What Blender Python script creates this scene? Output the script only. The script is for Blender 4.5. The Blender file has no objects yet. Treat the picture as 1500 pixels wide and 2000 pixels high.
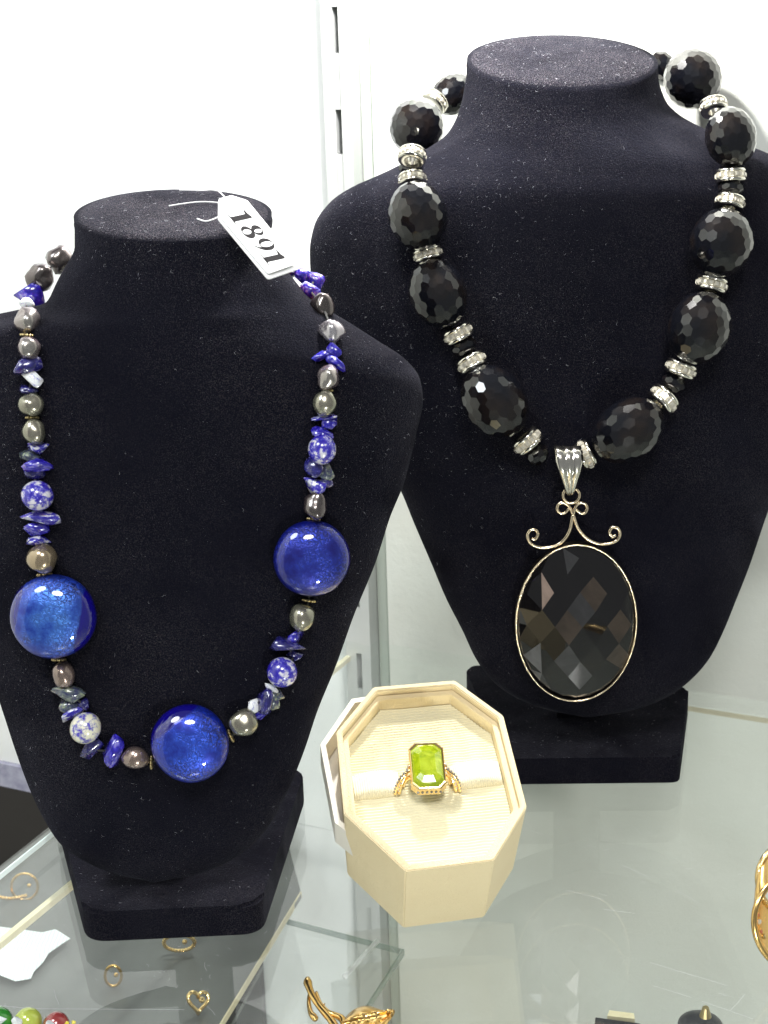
import bpy, bmesh, math, random
import numpy as np
from mathutils import Vector, Matrix, noise
from mathutils.bvhtree import BVHTree
R = math.radians
sc = bpy.context.scene
col = sc.collection
rnd = random.Random(7)

# ------------------------------------------------------------------ camera
PITCH, ROLL, CAMH, FPX = R(17.3), R(1.8), 0.31, 3000.0
FW = Vector((0, math.cos(PITCH), -math.sin(PITCH)))
R0 = Vector((1, 0, 0)); D0 = FW.cross(R0)
RT = R0*math.cos(ROLL) + D0*math.sin(ROLL)
DN = -R0*math.sin(ROLL) + D0*math.cos(ROLL)
CAM = Vector((0, 0, CAMH))
cam = bpy.data.cameras.new('camera'); co = bpy.data.objects.new('camera', cam); col.objects.link(co)
M = Matrix.Identity(4)
for i in range(3):
    M[i][0] = RT[i]; M[i][1] = -DN[i]; M[i][2] = -FW[i]; M[i][3] = CAM[i]
co.matrix_world = M
cam.sensor_fit = 'VERTICAL'; cam.sensor_height = 36; cam.lens = 36*FPX/2000
cam.clip_start = 0.01; cam.clip_end = 50
cam.dof.use_dof = True; cam.dof.focus_distance = 0.56; cam.dof.aperture_fstop = 30
sc.camera = co

# ------------------------------------------------------------------ light
w = bpy.data.worlds.new('World'); sc.world = w; w.use_nodes = True
w.node_tree.nodes['Background'].inputs[0].default_value = (0.93, 0.97, 1.0, 1)
w.node_tree.nodes['Background'].inputs[1].default_value = 0.15
def lamp(name, kind, loc, power, size, color=(1, 1, 1), target=None, sy=None):
    l = bpy.data.lights.new(name, kind); l.energy = power; l.color = color
    o = bpy.data.objects.new(name, l); col.objects.link(o); o.location = loc
    if kind == 'AREA':
        l.size = size
        if sy: l.shape = 'ELLIPSE'; l.size_y = sy
        o.rotation_euler = (Vector(target)-Vector(loc)).to_track_quat('-Z', 'Y').to_euler()
    else:
        l.shadow_soft_size = size
    return o
lamp('case_spot_lamp', 'POINT', (0.018, 0.632, 0.455), 6.0, 0.012, (1.0, 0.985, 0.95))
lamp('lower_fill_lamp', 'POINT', (0.10, 0.12, -0.10), 2.6, 0.02, (1.0, 0.99, 0.95))  # unseen fill added to brighten what shows below the glass
lamp('room_fill_lamp', 'AREA', (0.1, -0.55, 1.35), 9.0, 0.5, (1, 0.98, 0.95), (0.05, 0.6, 0.1), 0.4)  # soft front fill added for the room's ambient light, source unseen
lamp('front_strip_lamp', 'AREA', (-0.34, 0.24, 0.70), 1.5, 0.22, (0.90, 0.96, 1.0), (0.05, 0.58, 0.15), 0.22)
sc.view_settings.view_transform = 'Standard'; sc.view_settings.look = 'None'
sc.view_settings.exposure = 0.62; sc.view_settings.gamma = 1.0
sc.cycles.max_bounces = 14; sc.cycles.transmission_bounces = 10; sc.cycles.transparent_max_bounces = 16
sc.cycles.sample_clamp_indirect = 6.0
sc.cycles.use_denoising = True

# ------------------------------------------------------------------ pixel -> place
def ray(x, y): return FW + RT*((x-750)/FPX) + DN*((y-1000)/FPX)
def at(x, y, d): return CAM + ray(x, y)*d                      # d = depth along the view axis
def gz(x, y, z=0.0):
    r = ray(x, y); return CAM + r*((z-CAMH)/r.z)
def onp(x, y, P, N):
    r = ray(x, y); return CAM + r*((P-CAM).dot(N)/r.dot(N))
def depth(P): return (P-CAM).dot(FW)
def px2m(px, d): return px*d/FPX

# ------------------------------------------------------------------ materials
MT = {}
def mat(name, base=(.8, .8, .8), rough=.5, metal=0.0, **k):
    m = bpy.data.materials.new(name); m.use_nodes = True
    b = m.node_tree.nodes['Principled BSDF']
    b.inputs['Base Color'].default_value = (*base, 1); b.inputs['Roughness'].default_value = rough
    b.inputs['Metallic'].default_value = metal
    for a, v in k.items():
        n = a.replace('_', ' ')
        if isinstance(v, tuple) and b.inputs[n].type == 'RGBA': v = (*v, 1)
        b.inputs[n].default_value = v
    MT[name] = m
    return m
def nt(m): return m.node_tree.nodes, m.node_tree.links, m.node_tree.nodes['Principled BSDF']
def texco(m, kind='Object'):
    n = m.node_tree.nodes.new('ShaderNodeTexCoord'); return n.outputs[kind]
def noisen(m, vec, scale, detail=4, rough=.5, dist=0.0):
    n = m.node_tree.nodes.new('ShaderNodeTexNoise'); n.inputs['Scale'].default_value = scale
    n.inputs['Detail'].default_value = detail; n.inputs['Roughness'].default_value = rough
    n.inputs['Distortion'].default_value = dist
    m.node_tree.links.new(vec, n.inputs['Vector']); return n.outputs['Fac']
def ramp(m, fac, stops):
    n = m.node_tree.nodes.new('ShaderNodeValToRGB'); e = n.color_ramp.elements
    while len(e) < len(stops): e.new(.5)
    for i, (p, c) in enumerate(stops):
        e[i].position = p; e[i].color = (*c, 1) if len(c) == 3 else c
    m.node_tree.links.new(fac, n.inputs[0]); return n.outputs[0]
def mixc(m, fac, a, b, mode='MIX'):
    n = m.node_tree.nodes.new('ShaderNodeMix'); n.data_type = 'RGBA'; n.blend_type = mode
    L = m.node_tree.links
    for s, v in ((0, fac), (6, a), (7, b)):
        if hasattr(v, 'is_linked'): L.new(v, n.inputs[s])
        else: n.inputs[s].default_value = v if s == 0 else (*v, 1)
    return n.outputs[2]
def bump(m, h, strength=.3, dist=.001):
    n = m.node_tree.nodes.new('ShaderNodeBump'); n.inputs['Strength'].default_value = strength
    n.inputs['Distance'].default_value = dist
    m.node_tree.links.new(h, n.inputs['Height'])
    m.node_tree.links.new(n.outputs[0], m.node_tree.nodes['Principled BSDF'].inputs['Normal'])
def setc(m, sock, out): m.node_tree.links.new(out, m.node_tree.nodes['Principled BSDF'].inputs[sock])
def mathn(m, op, a, b=0.0):
    n = m.node_tree.nodes.new('ShaderNodeMath'); n.operation = op
    for i, v in enumerate((a, b)):
        if hasattr(v, 'is_linked'): m.node_tree.links.new(v, n.inputs[i])
        else: n.inputs[i].default_value = v
    return n.outputs[0]
def sepxyz(m, v):
    n = m.node_tree.nodes.new('ShaderNodeSeparateXYZ'); m.node_tree.links.new(v, n.inputs[0]); return n.outputs

# velvet: near-black pile with fibre-tip sparkle painted as pale specks
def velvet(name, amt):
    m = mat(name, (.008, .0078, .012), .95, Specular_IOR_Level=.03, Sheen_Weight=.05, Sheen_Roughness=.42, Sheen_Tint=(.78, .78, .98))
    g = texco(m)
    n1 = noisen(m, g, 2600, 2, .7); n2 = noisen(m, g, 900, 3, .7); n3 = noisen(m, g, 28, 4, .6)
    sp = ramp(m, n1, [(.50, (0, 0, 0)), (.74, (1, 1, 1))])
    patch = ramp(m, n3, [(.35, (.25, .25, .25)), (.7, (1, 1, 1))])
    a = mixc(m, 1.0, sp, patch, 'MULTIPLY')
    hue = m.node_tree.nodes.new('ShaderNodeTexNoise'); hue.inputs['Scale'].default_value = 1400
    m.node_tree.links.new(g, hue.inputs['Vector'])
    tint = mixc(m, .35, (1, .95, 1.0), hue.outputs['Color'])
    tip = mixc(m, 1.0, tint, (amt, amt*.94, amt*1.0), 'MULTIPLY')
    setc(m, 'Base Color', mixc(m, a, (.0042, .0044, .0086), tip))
    nap = noisen(m, g, 34, 3, .55, .8)
    setc(m, 'Sheen Weight', ramp(m, nap, [(.35, (.012,)*3), (.68, (.085,)*3)]))
    bump(m, mathn(m, 'ADD', n1, n2), .9, .0006)
    return m
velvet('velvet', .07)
velvet('velvet_lit', .30)  # same velvet with stronger specks, painting the lit neck tops brighter
mat('lint', (.55, .55, .6), .6)
# white painted wall
m = mat('wall_paint', (.72, .73, .69), .65)
g = texco(m); n = noisen(m, g, 260, 5, .6); n2 = noisen(m, g, 9, 4, .6)
setc(m, 'Base Color', mixc(m, ramp(m, n2, [(.35, (0, 0, 0)), (.75, (1, 1, 1))]), (.68, .70, .655), (.61, .61, .56)))
bump(m, n, .35, .0008)
m = mat('panel_white', (.80, .82, .83), .35)
g = texco(m); setc(m, 'Base Color', mixc(m, noisen(m, g, 14, 4, .6), (.82, .84, .86), (.74, .75, .74)))
mat('column_green', (.40, .44, .39), .5)
m = mat('aluminium', (.58, .59, .59), .42, .45)
g = texco(m); n = noisen(m, g, 60, 3, .6); setc(m, 'Roughness', ramp(m, n, [(.3, (.3,)*3), (.7, (.5,)*3)]))
mat('slot_dark', (.05, .055, .05), .8)
m = mat('rail', (.33, .33, .42), .6); g = texco(m)
setc(m, 'Base Color', ramp(m, noisen(m, g, 120, 6, .7), [(.3, (.22, .22, .32)), (.75, (.45, .45, .55))]))
mat('black_cabinet', (.020, .017, .016), .6)
m = mat('cream_trim', (.72, .63, .42), .5); g = texco(m)
setc(m, 'Base Color', mixc(m, noisen(m, g, 200, 5, .7), (.80, .73, .52), (.58, .49, .30)))
m = mat('grey_board', (.09, .092, .09), .4); g = texco(m)
setc(m, 'Base Color', ramp(m, noisen(m, g, 13, 5, .6, .6), [(.3, (.07, .072, .07)), (.7, (.125, .13, .125))]))
mat('floor', (.42, .43, .40), .7)
mat('highlight_white', (.80, .90, .92), .15, Coat_Weight=1.0)
mat('edge_green', (.16, .25, .22), .15, Coat_Weight=1.0)

# architectural glass: tinted transparency + Schlick reflection, with faint dust
def glass(name, tint, dirt):
    m = bpy.data.materials.new(name); m.use_nodes = True; N = m.node_tree.nodes; L = m.node_tree.links
    N.clear()
    out = N.new('ShaderNodeOutputMaterial'); tr = N.new('ShaderNodeBsdfTransparent'); gl = N.new('ShaderNodeBsdfGlossy')
    tr.inputs[0].default_value = (*tint, 1); gl.inputs['Roughness'].default_value = .004
    gl.inputs['Color'].default_value = (1, 1, 1, 1)
    geo = N.new('ShaderNodeNewGeometry'); dot = N.new('ShaderNodeVectorMath'); dot.operation = 'DOT_PRODUCT'
    L.new(geo.outputs['Incoming'], dot.inputs[0]); L.new(geo.outputs['Normal'], dot.inputs[1])
    def mm(op, a, b=0.0, c=0.0):
        n = N.new('ShaderNodeMath'); n.operation = op
        for i, v in enumerate((a, b, c)):
            if hasattr(v, 'is_linked'): L.new(v, n.inputs[i])
            else: n.inputs[i].default_value = v
        return n.outputs[0]
    f = mm('POWER', mm('SUBTRACT', 1.0, mm('ABSOLUTE', dot.outputs['Value'])), 5.0)
    f = mm('MULTIPLY_ADD', f, .945, .055)
    mx = N.new('ShaderNodeMixShader'); L.new(f, mx.inputs[0]); L.new(tr.outputs[0], mx.inputs[1]); L.new(gl.outputs[0], mx.inputs[2])
    # dust and smears: a faint diffuse film
    tc = N.new('ShaderNodeTexCoord'); n1 = N.new('ShaderNodeTexNoise'); n1.inputs['Scale'].default_value = 17; n1.inputs['Detail'].default_value = 6
    n1.inputs['Distortion'].default_value = 1.2
    n2 = N.new('ShaderNodeTexNoise'); n2.inputs['Scale'].default_value = 900; n2.inputs['Detail'].default_value = 2
    L.new(tc.outputs['Object'], n1.inputs['Vector']); L.new(tc.outputs['Object'], n2.inputs['Vector'])
    mr = N.new('ShaderNodeMapRange'); mr.inputs[1].default_value = .45; mr.inputs[2].default_value = .8
    mr.inputs[3].default_value = dirt*.35; mr.inputs[4].default_value = dirt*1.5; L.new(n1.outputs[0], mr.inputs[0])
    ms = N.new('ShaderNodeMapRange'); ms.inputs[1].default_value = .70; ms.inputs[2].default_value = .80
    ms.inputs[3].default_value = 0; ms.inputs[4].default_value = dirt*5; L.new(n2.outputs[0], ms.inputs[0])
    df = N.new('ShaderNodeBsdfDiffuse'); df.inputs[0].default_value = (.8, .82, .82, 1)
    m2 = N.new('ShaderNodeMixShader'); L.new(mm('ADD', mr.outputs[0], ms.outputs[0]), m2.inputs[0])
    L.new(mx.outputs[0], m2.inputs[1]); L.new(df.outputs[0], m2.inputs[2]); L.new(m2.outputs[0], out.inputs[0])
    MT[name] = m
glass('shelf_glass', (.97, .99, .98), .028)
glass('lower_glass', (.975, .99, .985), .03)

# jewellery
def gold(name, a, b, rough):
    m = mat(name, a, rough, 1.0); g = texco(m)
    setc(m, 'Base Color', mixc(m, noisen(m, g, 500, 3, .6), a, b)); return m
gold('gold', (.90, .62, .26), (.74, .48, .16), .22)
gold('bright_gold', (.96, .74, .38), (.88, .62, .27), .16)
gold('antique_gold', (.62, .50, .26), (.42, .33, .16), .35)
gold('pendant_metal', (.86, .74, .56), (.70, .56, .38), .2)
gold('silver', (.86, .83, .76), (.74, .70, .60), .16)
gold('dark_silver', (.45, .43, .42), (.25, .24, .24), .3)
mat('rhinestone', (.85, .80, .68), .08, .6, Coat_Weight=1.0)
m = mat('black_crystal', (.006, .0062, .008), .2, Specular_IOR_Level=.10, Coat_Weight=1.0, Coat_Roughness=.02, Coat_IOR=1.55)
g = texco(m); setc(m, 'Base Color', ramp(m, noisen(m, g, 1.3, 2, .5), [(.42, (.003, .0033, .005)), (.8, (.012, .008, .006))]))
setc(m, 'Roughness', ramp(m, noisen(m, g, 1.1, 3, .5), [(.35, (.14,)*3), (.7, (.24,)*3)]))
mat('stone_black', (.006, .0055, .006), .03, IOR=1.6)
for nme, c in (('glint_smoke', (.034, .034, .036)), ('glint_brown', (.045, .034, .026)), ('glint_rose', (.26, .195, .165)), ('glint_grey', (.10, .10, .106))):  # tones for inner reflections, painted on single facets
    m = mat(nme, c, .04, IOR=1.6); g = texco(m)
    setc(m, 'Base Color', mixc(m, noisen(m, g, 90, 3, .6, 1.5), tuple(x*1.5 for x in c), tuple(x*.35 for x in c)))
mat('smoky_stone', (.45, .37, .33), .0, IOR=1.5, Transmission_Weight=1.0)
mat('smoky_foil', (.16, .11, .09), .10, 1.0)
def pearl(name, a, b, c):
    m = mat(name, a, .22, .75, Coat_Weight=.7, Coat_Roughness=.08, Specular_IOR_Level=.7)
    lw = m.node_tree.nodes.new('ShaderNodeLayerWeight'); lw.inputs[0].default_value = .45
    g = texco(m)
    x = mixc(m, noisen(m, g, 1.6, 3, .6, .5), a, b)
    setc(m, 'Base Color', mixc(m, lw.outputs['Facing'], x, c)); return m
pearl('pearl_grey', (.40, .38, .35), (.26, .25, .22), (.30, .22, .26))
pearl('pearl_green', (.36, .36, .27), (.30, .25, .22), (.18, .20, .14))
pearl('pearl_brown', (.38, .28, .22), (.26, .20, .18), (.18, .14, .16))
pearl('pearl_tan', (.46, .36, .24), (.36, .28, .18), (.30, .24, .16))
pearl('pearl_dark', (.16, .14, .13), (.10, .09, .085), (.12, .08, .10))
pearl('pearl_white', (.62, .60, .62), (.46, .43, .46), (.40, .34, .40))
def lapis(name, deep, mid, pale, lo, hi, sc1=.85):
    m = mat(name, deep, .22, Coat_Weight=1.0, Coat_Roughness=.05, Subsurface_Weight=.08)
    g = texco(m); oi = m.node_tree.nodes.new('ShaderNodeObjectInfo')
    vm = m.node_tree.nodes.new('ShaderNodeVectorMath'); vm.operation = 'ADD'
    m.node_tree.links.new(g, vm.inputs[0])
    cb = m.node_tree.nodes.new('ShaderNodeCombineXYZ'); m.node_tree.links.new(oi.outputs['Random'], cb.inputs[0])
    m.node_tree.links.new(oi.outputs['Random'], cb.inputs[1]); m.node_tree.links.new(cb.outputs[0], vm.inputs[1])
    n = noisen(m, vm.outputs[0], sc1*2.2, 5, .6, .35)
    n2 = noisen(m, vm.outputs[0], sc1*6, 4, .6)
    f = mathn(m, 'ADD', n, mathn(m, 'MULTIPLY', n2, .25))
    setc(m, 'Base Color', ramp(m, f, [(lo, deep), ((lo+hi)/2, mid), (hi, pale)])); return m
lapis('lapis_round', (.018, .010, .30), (.06, .05, .42), (.62, .60, .66), .52, .72)
lapis('lapis_pale', (.06, .04, .42), (.34, .34, .46), (.74, .70, .56), .50, .66)
lapis('lapis_blue', (.012, .008, .24), (.03, .02, .42), (.22, .20, .52), .55, .80)
lapis('lapis_dark', (.010, .009, .09), (.025, .022, .17), (.20, .20, .34), .55, .82)
lapis('lapis_white', (.08, .05, .45), (.55, .55, .66), (.80, .79, .80), .42, .60)
lapis('lapis_green', (.03, .035, .09), (.09, .11, .12), (.26, .30, .20), .52, .80)
# foil glass beads
def foil(name, lo, hi, xoff, halfw, cy, bright=1.0):
    m = mat(name, (.02, .05, .5), .28, Coat_Weight=1.0, Coat_Roughness=.015, Coat_IOR=1.55)
    g = texco(m); s = sepxyz(m, g)
    ax = mathn(m, 'ABSOLUTE', mathn(m, 'SUBTRACT', s[0], xoff))
    wob = noisen(m, g, 120, 3, .5)
    ax = mathn(m, 'ADD', ax, mathn(m, 'MULTIPLY', mathn(m, 'SUBTRACT', wob, .5), .004))
    mask = ramp(m, mathn(m, 'DIVIDE', ax, halfw), [(.93, (1, 1, 1)), (1.0, (0, 0, 0))])
    sy = mathn(m, 'DIVIDE', mathn(m, 'ABSOLUTE', s[1]), cy)
    mask = mixc(m, 1.0, mask, ramp(m, sy, [(.90, (1, 1, 1)), (.98, (0, 0, 0))]), 'MULTIPLY')
    # crackle: edges of distorted cells
    vo = m.node_tree.nodes.new('ShaderNodeTexVoronoi'); vo.feature = 'DISTANCE_TO_EDGE'; vo.inputs['Scale'].default_value = 640
    nz = m.node_tree.nodes.new('ShaderNodeTexNoise'); nz.inputs['Scale'].default_value = 500; nz.inputs['Detail'].default_value = 3
    m.node_tree.links.new(g, nz.inputs['Vector'])
    va = m.node_tree.nodes.new('ShaderNodeVectorMath'); va.operation = 'MULTIPLY_ADD'
    m.node_tree.links.new(nz.outputs['Color'], va.inputs[0]); va.inputs[1].default_value = (.0035,)*3
    m.node_tree.links.new(g, va.inputs[2]); m.node_tree.links.new(va.outputs[0], vo.inputs['Vector'])
    big = noisen(m, g, 95, 4, .6)
    crack = ramp(m, vo.outputs['Distance'], [(.0, (0, 0, 0)), (.24, (1, 1, 1))])
    where = ramp(m, big, [(.40, (1, 1, 1)), (.60, (.05, .05, .05))])
    crack = mixc(m, where, crack, (1, 1, 1))
    fine = noisen(m, g, 900, 5, .7)
    base = mixc(m, ramp(m, mathn(m, 'ADD', mathn(m, 'MULTIPLY', big, .85), mathn(m, 'MULTIPLY', fine, .15)), [(.38, (0, 0, 0)), (.58, (1, 1, 1))]), lo, hi)
    base = mixc(m, crack, (.004, .008, .10), base)
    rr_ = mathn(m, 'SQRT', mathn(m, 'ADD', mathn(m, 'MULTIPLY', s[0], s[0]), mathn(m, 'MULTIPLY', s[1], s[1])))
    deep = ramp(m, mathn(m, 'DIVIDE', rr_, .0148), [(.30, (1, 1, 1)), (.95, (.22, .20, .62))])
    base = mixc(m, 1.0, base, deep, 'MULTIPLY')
    glassc = (.003, .001, .15)
    setc(m, 'Base Color', mixc(m, mask, glassc, base))
    setc(m, 'Metallic', mathn(m, 'MULTIPLY', mask, .55))
    setc(m, 'Roughness', ramp(m, mask, [(0, (.08,)*3), (1, (.36,)*3)]))
    bump(m, mathn(m, 'MULTIPLY', mixc(m, mask, (0, 0, 0), crack), 1.0), .35, .0004)
    return m
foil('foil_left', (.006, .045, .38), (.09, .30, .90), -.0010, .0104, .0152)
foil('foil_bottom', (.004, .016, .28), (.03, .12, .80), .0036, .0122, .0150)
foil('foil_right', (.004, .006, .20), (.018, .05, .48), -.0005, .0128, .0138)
# ring box
m = mat('box_paper', (.80, .70, .50), .6); g = texco(m)
n = noisen(m, g, 1500, 3, .7); n2 = noisen(m, g, 30, 4, .6)
setc(m, 'Base Color', mixc(m, n2, (.84, .72, .47), (.78, .64, .39))); bump(m, n, .8, .0005)
m = mat('lid_paper', (.80, .76, .68), .6); g = texco(m); bump(m, noisen(m, g, 1500, 3, .7), .4, .0003)
mat('rib_cloth', (.86, .80, .56), .7, Sheen_Weight=.3)
mat('ribbon', (.86, .80, .58), .45, Sheen_Weight=.4)
m = mat('lime_stone', (.37, .46, .012), .12, Coat_Weight=1.0, Coat_Roughness=.02, IOR=1.6, Subsurface_Weight=.25, Subsurface_Radius=(.5, .8, .1), Subsurface_Scale=.003)
g = texco(m); n = noisen(m, g, 260, 3, .5, 1.5)
setc(m, 'Base Color', ramp(m, n, [(.34, (.22, .30, .006)), (.54, (.30, .375, .008)), (.76, (.40, .48, .03))]))
mat('white_card', (.86, .86, .86), .5)
mat('ink', (.022, .02, .022), .8, Specular_IOR_Level=.1)
mat('thread', (.85, .85, .85), .3)
m = mat('torn_paper', (.62, .68, .68), .7); g = texco(m); s = sepxyz(m, g)
wv = m.node_tree.nodes.new('ShaderNodeTexWave'); wv.inputs['Scale'].default_value = 180; wv.inputs['Distortion'].default_value = 2.5; wv.inputs['Detail'].default_value = 3
m.node_tree.links.new(g, wv.inputs['Vector'])
setc(m, 'Base Color', ramp(m, wv.outputs['Fac'], [(.1, (.50, .57, .60)), (.35, (.70, .77, .76))])); bump(m, noisen(m, g, 50, 4), .8, .003)
for nme, c in dict(green_glass=(.03, .22, .03), lime_pearl=(.42, .50, .08), red_glass=(.28, .04, .04), white_crystal=(.80, .84, .86), yellow_gold=(.75, .62, .05)).items():
    mat(nme, c, .15, .1, Coat_Weight=1.0)
mat('black_plastic', (.012, .012, .018), .35, Coat_Weight=.3)
mat('amber_gem', (.45, .12, .06), .1, Coat_Weight=1.0)
mat('cord', (.03, .03, .03), .7)

# ------------------------------------------------------------------ object helpers
def link(name, me, m=None, parent=None, smooth=False):
    o = bpy.data.objects.new(name, me); col.objects.link(o)
    if m is not None: me.materials.append(MT[m] if isinstance(m, str) else m)
    if parent is not None: o.parent = parent
    if smooth: me.polygons.foreach_set('use_smooth', [True]*len(me.polygons))
    me.update(); return o
def mesh(name, V, F, m=None, parent=None, smooth=False):
    me = bpy.data.meshes.new(name); me.from_pydata([tuple(v) for v in V], [], F); return link(name, me, m, parent, smooth)
def bobj(name, bm, m=None, parent=None, smooth=False):
    me = bpy.data.meshes.new(name); bm.normal_update(); bm.to_mesh(me); bm.free(); return link(name, me, m, parent, smooth)
def empty(name, loc=(0, 0, 0)):
    o = bpy.data.objects.new(name, None); col.objects.link(o); o.location = loc; o.empty_display_size = .01; return o
def tag(o, label, cat, group=None):
    o['label'] = label; o['category'] = cat
    if group: o['group'] = group
    return o
def reparent(parent):
    for c in parent.children: c.matrix_parent_inverse = Matrix.Translation(-parent.location)
def frame(P, Z, X=None):
    Z = Z.normalized()
    if X is None: X = Vector((1, 0, 0))
    X = (X - Z*X.dot(Z)).normalized(); Y = Z.cross(X)
    m = Matrix.Identity(4)
    for i in range(3): m[i][0] = X[i]; m[i][1] = Y[i]; m[i][2] = Z[i]; m[i][3] = P[i]
    return m
def slab(bm, poly, z0, z1):
    a = [bm.verts.new((p[0], p[1], z0)) for p in poly]; b = [bm.verts.new((p[0], p[1], z1)) for p in poly]
    bm.faces.new(list(reversed(a))); bm.faces.new(b); n = len(poly)
    for i in range(n): bm.faces.new((a[i], a[(i+1) % n], b[(i+1) % n], b[i]))
def ccw(p):
    s = sum(p[i][0]*p[(i+1) % len(p)][1]-p[(i+1) % len(p)][0]*p[i][1] for i in range(len(p)))
    return list(p) if s > 0 else list(reversed(p))
def roundpoly(p, rad, seg=6):
    out = []; n = len(p)
    for i in range(n):
        a, b, c = Vector(p[i-1][:2]), Vector(p[i][:2]), Vector(p[(i+1) % n][:2])
        r = rad[i] if isinstance(rad, (list, tuple)) else rad
        d1 = (a-b); d2 = (c-b); t = min(r, d1.length*.45, d2.length*.45)
        s, e = b+d1.normalized()*t, b+d2.normalized()*t
        for k in range(seg+1):
            u = k/seg; out.append(s*(1-u)**2+b*2*u*(1-u)+e*u*u)
    return out
def tube(bm, pts, rad, seg=8, closed=False, cap=True):
    pts = [Vector(p) for p in pts]; n = len(pts)
    rad = rad if isinstance(rad, (list, tuple)) else [rad]*n
    rings = []; prev = None
    for i in range(n):
        t = (pts[(i+1) % n]-pts[i-1]) if closed else (pts[min(i+1, n-1)]-pts[max(i-1, 0)])
        t = t.normalized() if t.length > 1e-12 else Vector((0, 0, 1))
        if prev is None: u = t.orthogonal().normalized()
        else: u = (prev - t*prev.dot(t)); u = u.normalized() if u.length > 1e-9 else t.orthogonal().normalized()
        prev = u; v = t.cross(u)
        rings.append([bm.verts.new(pts[i]+(u*math.cos(2*math.pi*k/seg)+v*math.sin(2*math.pi*k/seg))*rad[i]) for k in range(seg)])
    for i in range(n if closed else n-1):
        a, b = rings[i], rings[(i+1) % n]
        for k in range(seg): bm.faces.new((a[k], a[(k+1) % seg], b[(k+1) % seg], b[k]))
    if not closed and cap:
        bm.faces.new(list(reversed(rings[0]))); bm.faces.new(rings[-1])
def catmull(P, k=6, closed=False):
    P = [Vector(p) for p in P]; n = len(P); out = []
    for i in range(n if closed else n-1):
        g = (lambda j: P[j % n]) if closed else (lambda j: P[max(0, min(n-1, j))])
        a, b, c, d = g(i-1), g(i), g(i+1), g(i+2)
        for s in range(k):
            t = s/k
            out.append(.5*((2*b)+(c-a)*t+(2*a-5*b+4*c-d)*t*t+(3*b-a-3*c+d)*t**3))
    if not closed: out.append(P[-1])
    return out
def lathe(bm, prof, seg=24):
    rings = []
    for (r, z) in prof:
        if r < 1e-9: rings.append([bm.verts.new((0, 0, z))])
        else: rings.append([bm.verts.new((r*math.cos(2*math.pi*k/seg), r*math.sin(2*math.pi*k/seg), z)) for k in range(seg)])
    for a, b in zip(rings, rings[1:]):
        for k in range(seg):
            k2 = (k+1) % seg
            f = ([a[0]] if len(a) == 1 else [a[k], a[k2]]) + ([b[0]] if len(b) == 1 else [b[k2], b[k]])
            if len(f) > 2: bm.faces.new(f)
def interp(tab, y):
    xs = [t[0] for t in tab]
    if y <= xs[0]: return tab[0][1:]
    if y >= xs[-1]: return tab[-1][1:]
    for i in range(len(xs)-1):
        if xs[i] <= y <= xs[i+1]:
            h = xs[i+1]-xs[i]; t = (y-xs[i])/h; out = []
            for c in range(1, len(tab[0])):
                def sl(j):
                    if j <= 0 or j >= len(xs)-1:
                        k = 0 if j <= 0 else len(xs)-2
                        return (tab[k+1][c]-tab[k][c])/(xs[k+1]-xs[k])
                    a = (tab[j][c]-tab[j-1][c])/(xs[j]-xs[j-1]); b = (tab[j+1][c]-tab[j][c])/(xs[j+1]-xs[j])
                    return 0 if a*b <= 0 else 2*a*b/(a+b)
                m0, m1 = sl(i)*h, sl(i+1)*h
                out.append((2*t**3-3*t*t+1)*tab[i][c]+(t**3-2*t*t+t)*m0+(-2*t**3+3*t*t)*tab[i+1][c]+(t**3-t*t)*m1)
            return out

# ------------------------------------------------------------------ setting
K0 = Vector((-.0131, .7658)); K1 = Vector((.1805, .6718))
U2 = (K1-K0).normalized(); V2 = Vector((-U2.y, U2.x))          # V2 points behind the wall
def wp(s, z, off=0.0):                                         # point on the back wall plane
    p = K0+U2*s-V2*off; return Vector((p.x, p.y, z))
WN = Vector((-V2.x, -V2.y, 0))
def wallpix(x, y, off=0.0):
    P = onp(x, y, wp(0, 0, off), WN); s = (Vector((P.x, P.y))-K0).dot(U2); return s, P.z
def wallbox(name, s0, s1, z0, z1, o0, o1, m, parent=None):
    V = []
    for o in (o0, o1):
        V += [wp(s0, z0, o), wp(s1, z0, o), wp(s1, z1, o), wp(s0, z1, o)]
    return mesh(name, V, [(3, 2, 1, 0), (4, 5, 6, 7), (0, 1, 5, 4), (2, 3, 7, 6), (1, 2, 6, 5), (3, 0, 4, 7)], m, parent)
sR = wallpix(733, 400)[0]                                      # column / wall corner
sG = wallpix(705, 400)[0]; sP0 = wallpix(648, 400)[0]
wall = wallbox('wall', sR, 1.3, -.5, 1.2, 0.0, -.03, 'wall_paint'); wall['kind'] = 'structure'
# green-grey pillar face beside the standard
colm = wallbox('pillar', sG, sR-.0004, -.5, 1.2, -.004, -.03, 'column_green'); tag(colm, 'narrow grey-green pillar face between the slotted metal upright and the white wall', 'pillar')
sB, zB = wallpix(0, 1495)
sBm = wallpix(480, 1500)[0]
panel = empty('door_panel', wp(-.3, 0, -.02))
wallbox('panel_board', -1.2, sP0-.0005, zB, 1.2, -.006, -.02, 'panel_white', panel)
wallbox('lower_board', sBm, sP0-.0005, -.5, zB-.0003, -.006, -.02, 'panel_white', panel)
wallbox('bottom_rail', -1.2, sBm-.0004, wallpix(0, 1540)[1], zB-.0003, -.003, -.02, 'rail', panel)
reparent(panel)
tag(panel, 'big overlit white panel at the left with a lavender rail along its bottom', 'panel')
cab = wallbox('black_cabinet', -1.2, sBm-.0006, -.5, wallpix(0, 1540)[1]-.0004, -.003, -.3, 'black_cabinet')
tag(cab, 'black cabinet front below the white panel left of the glass shelf', 'cabinet')
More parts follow.
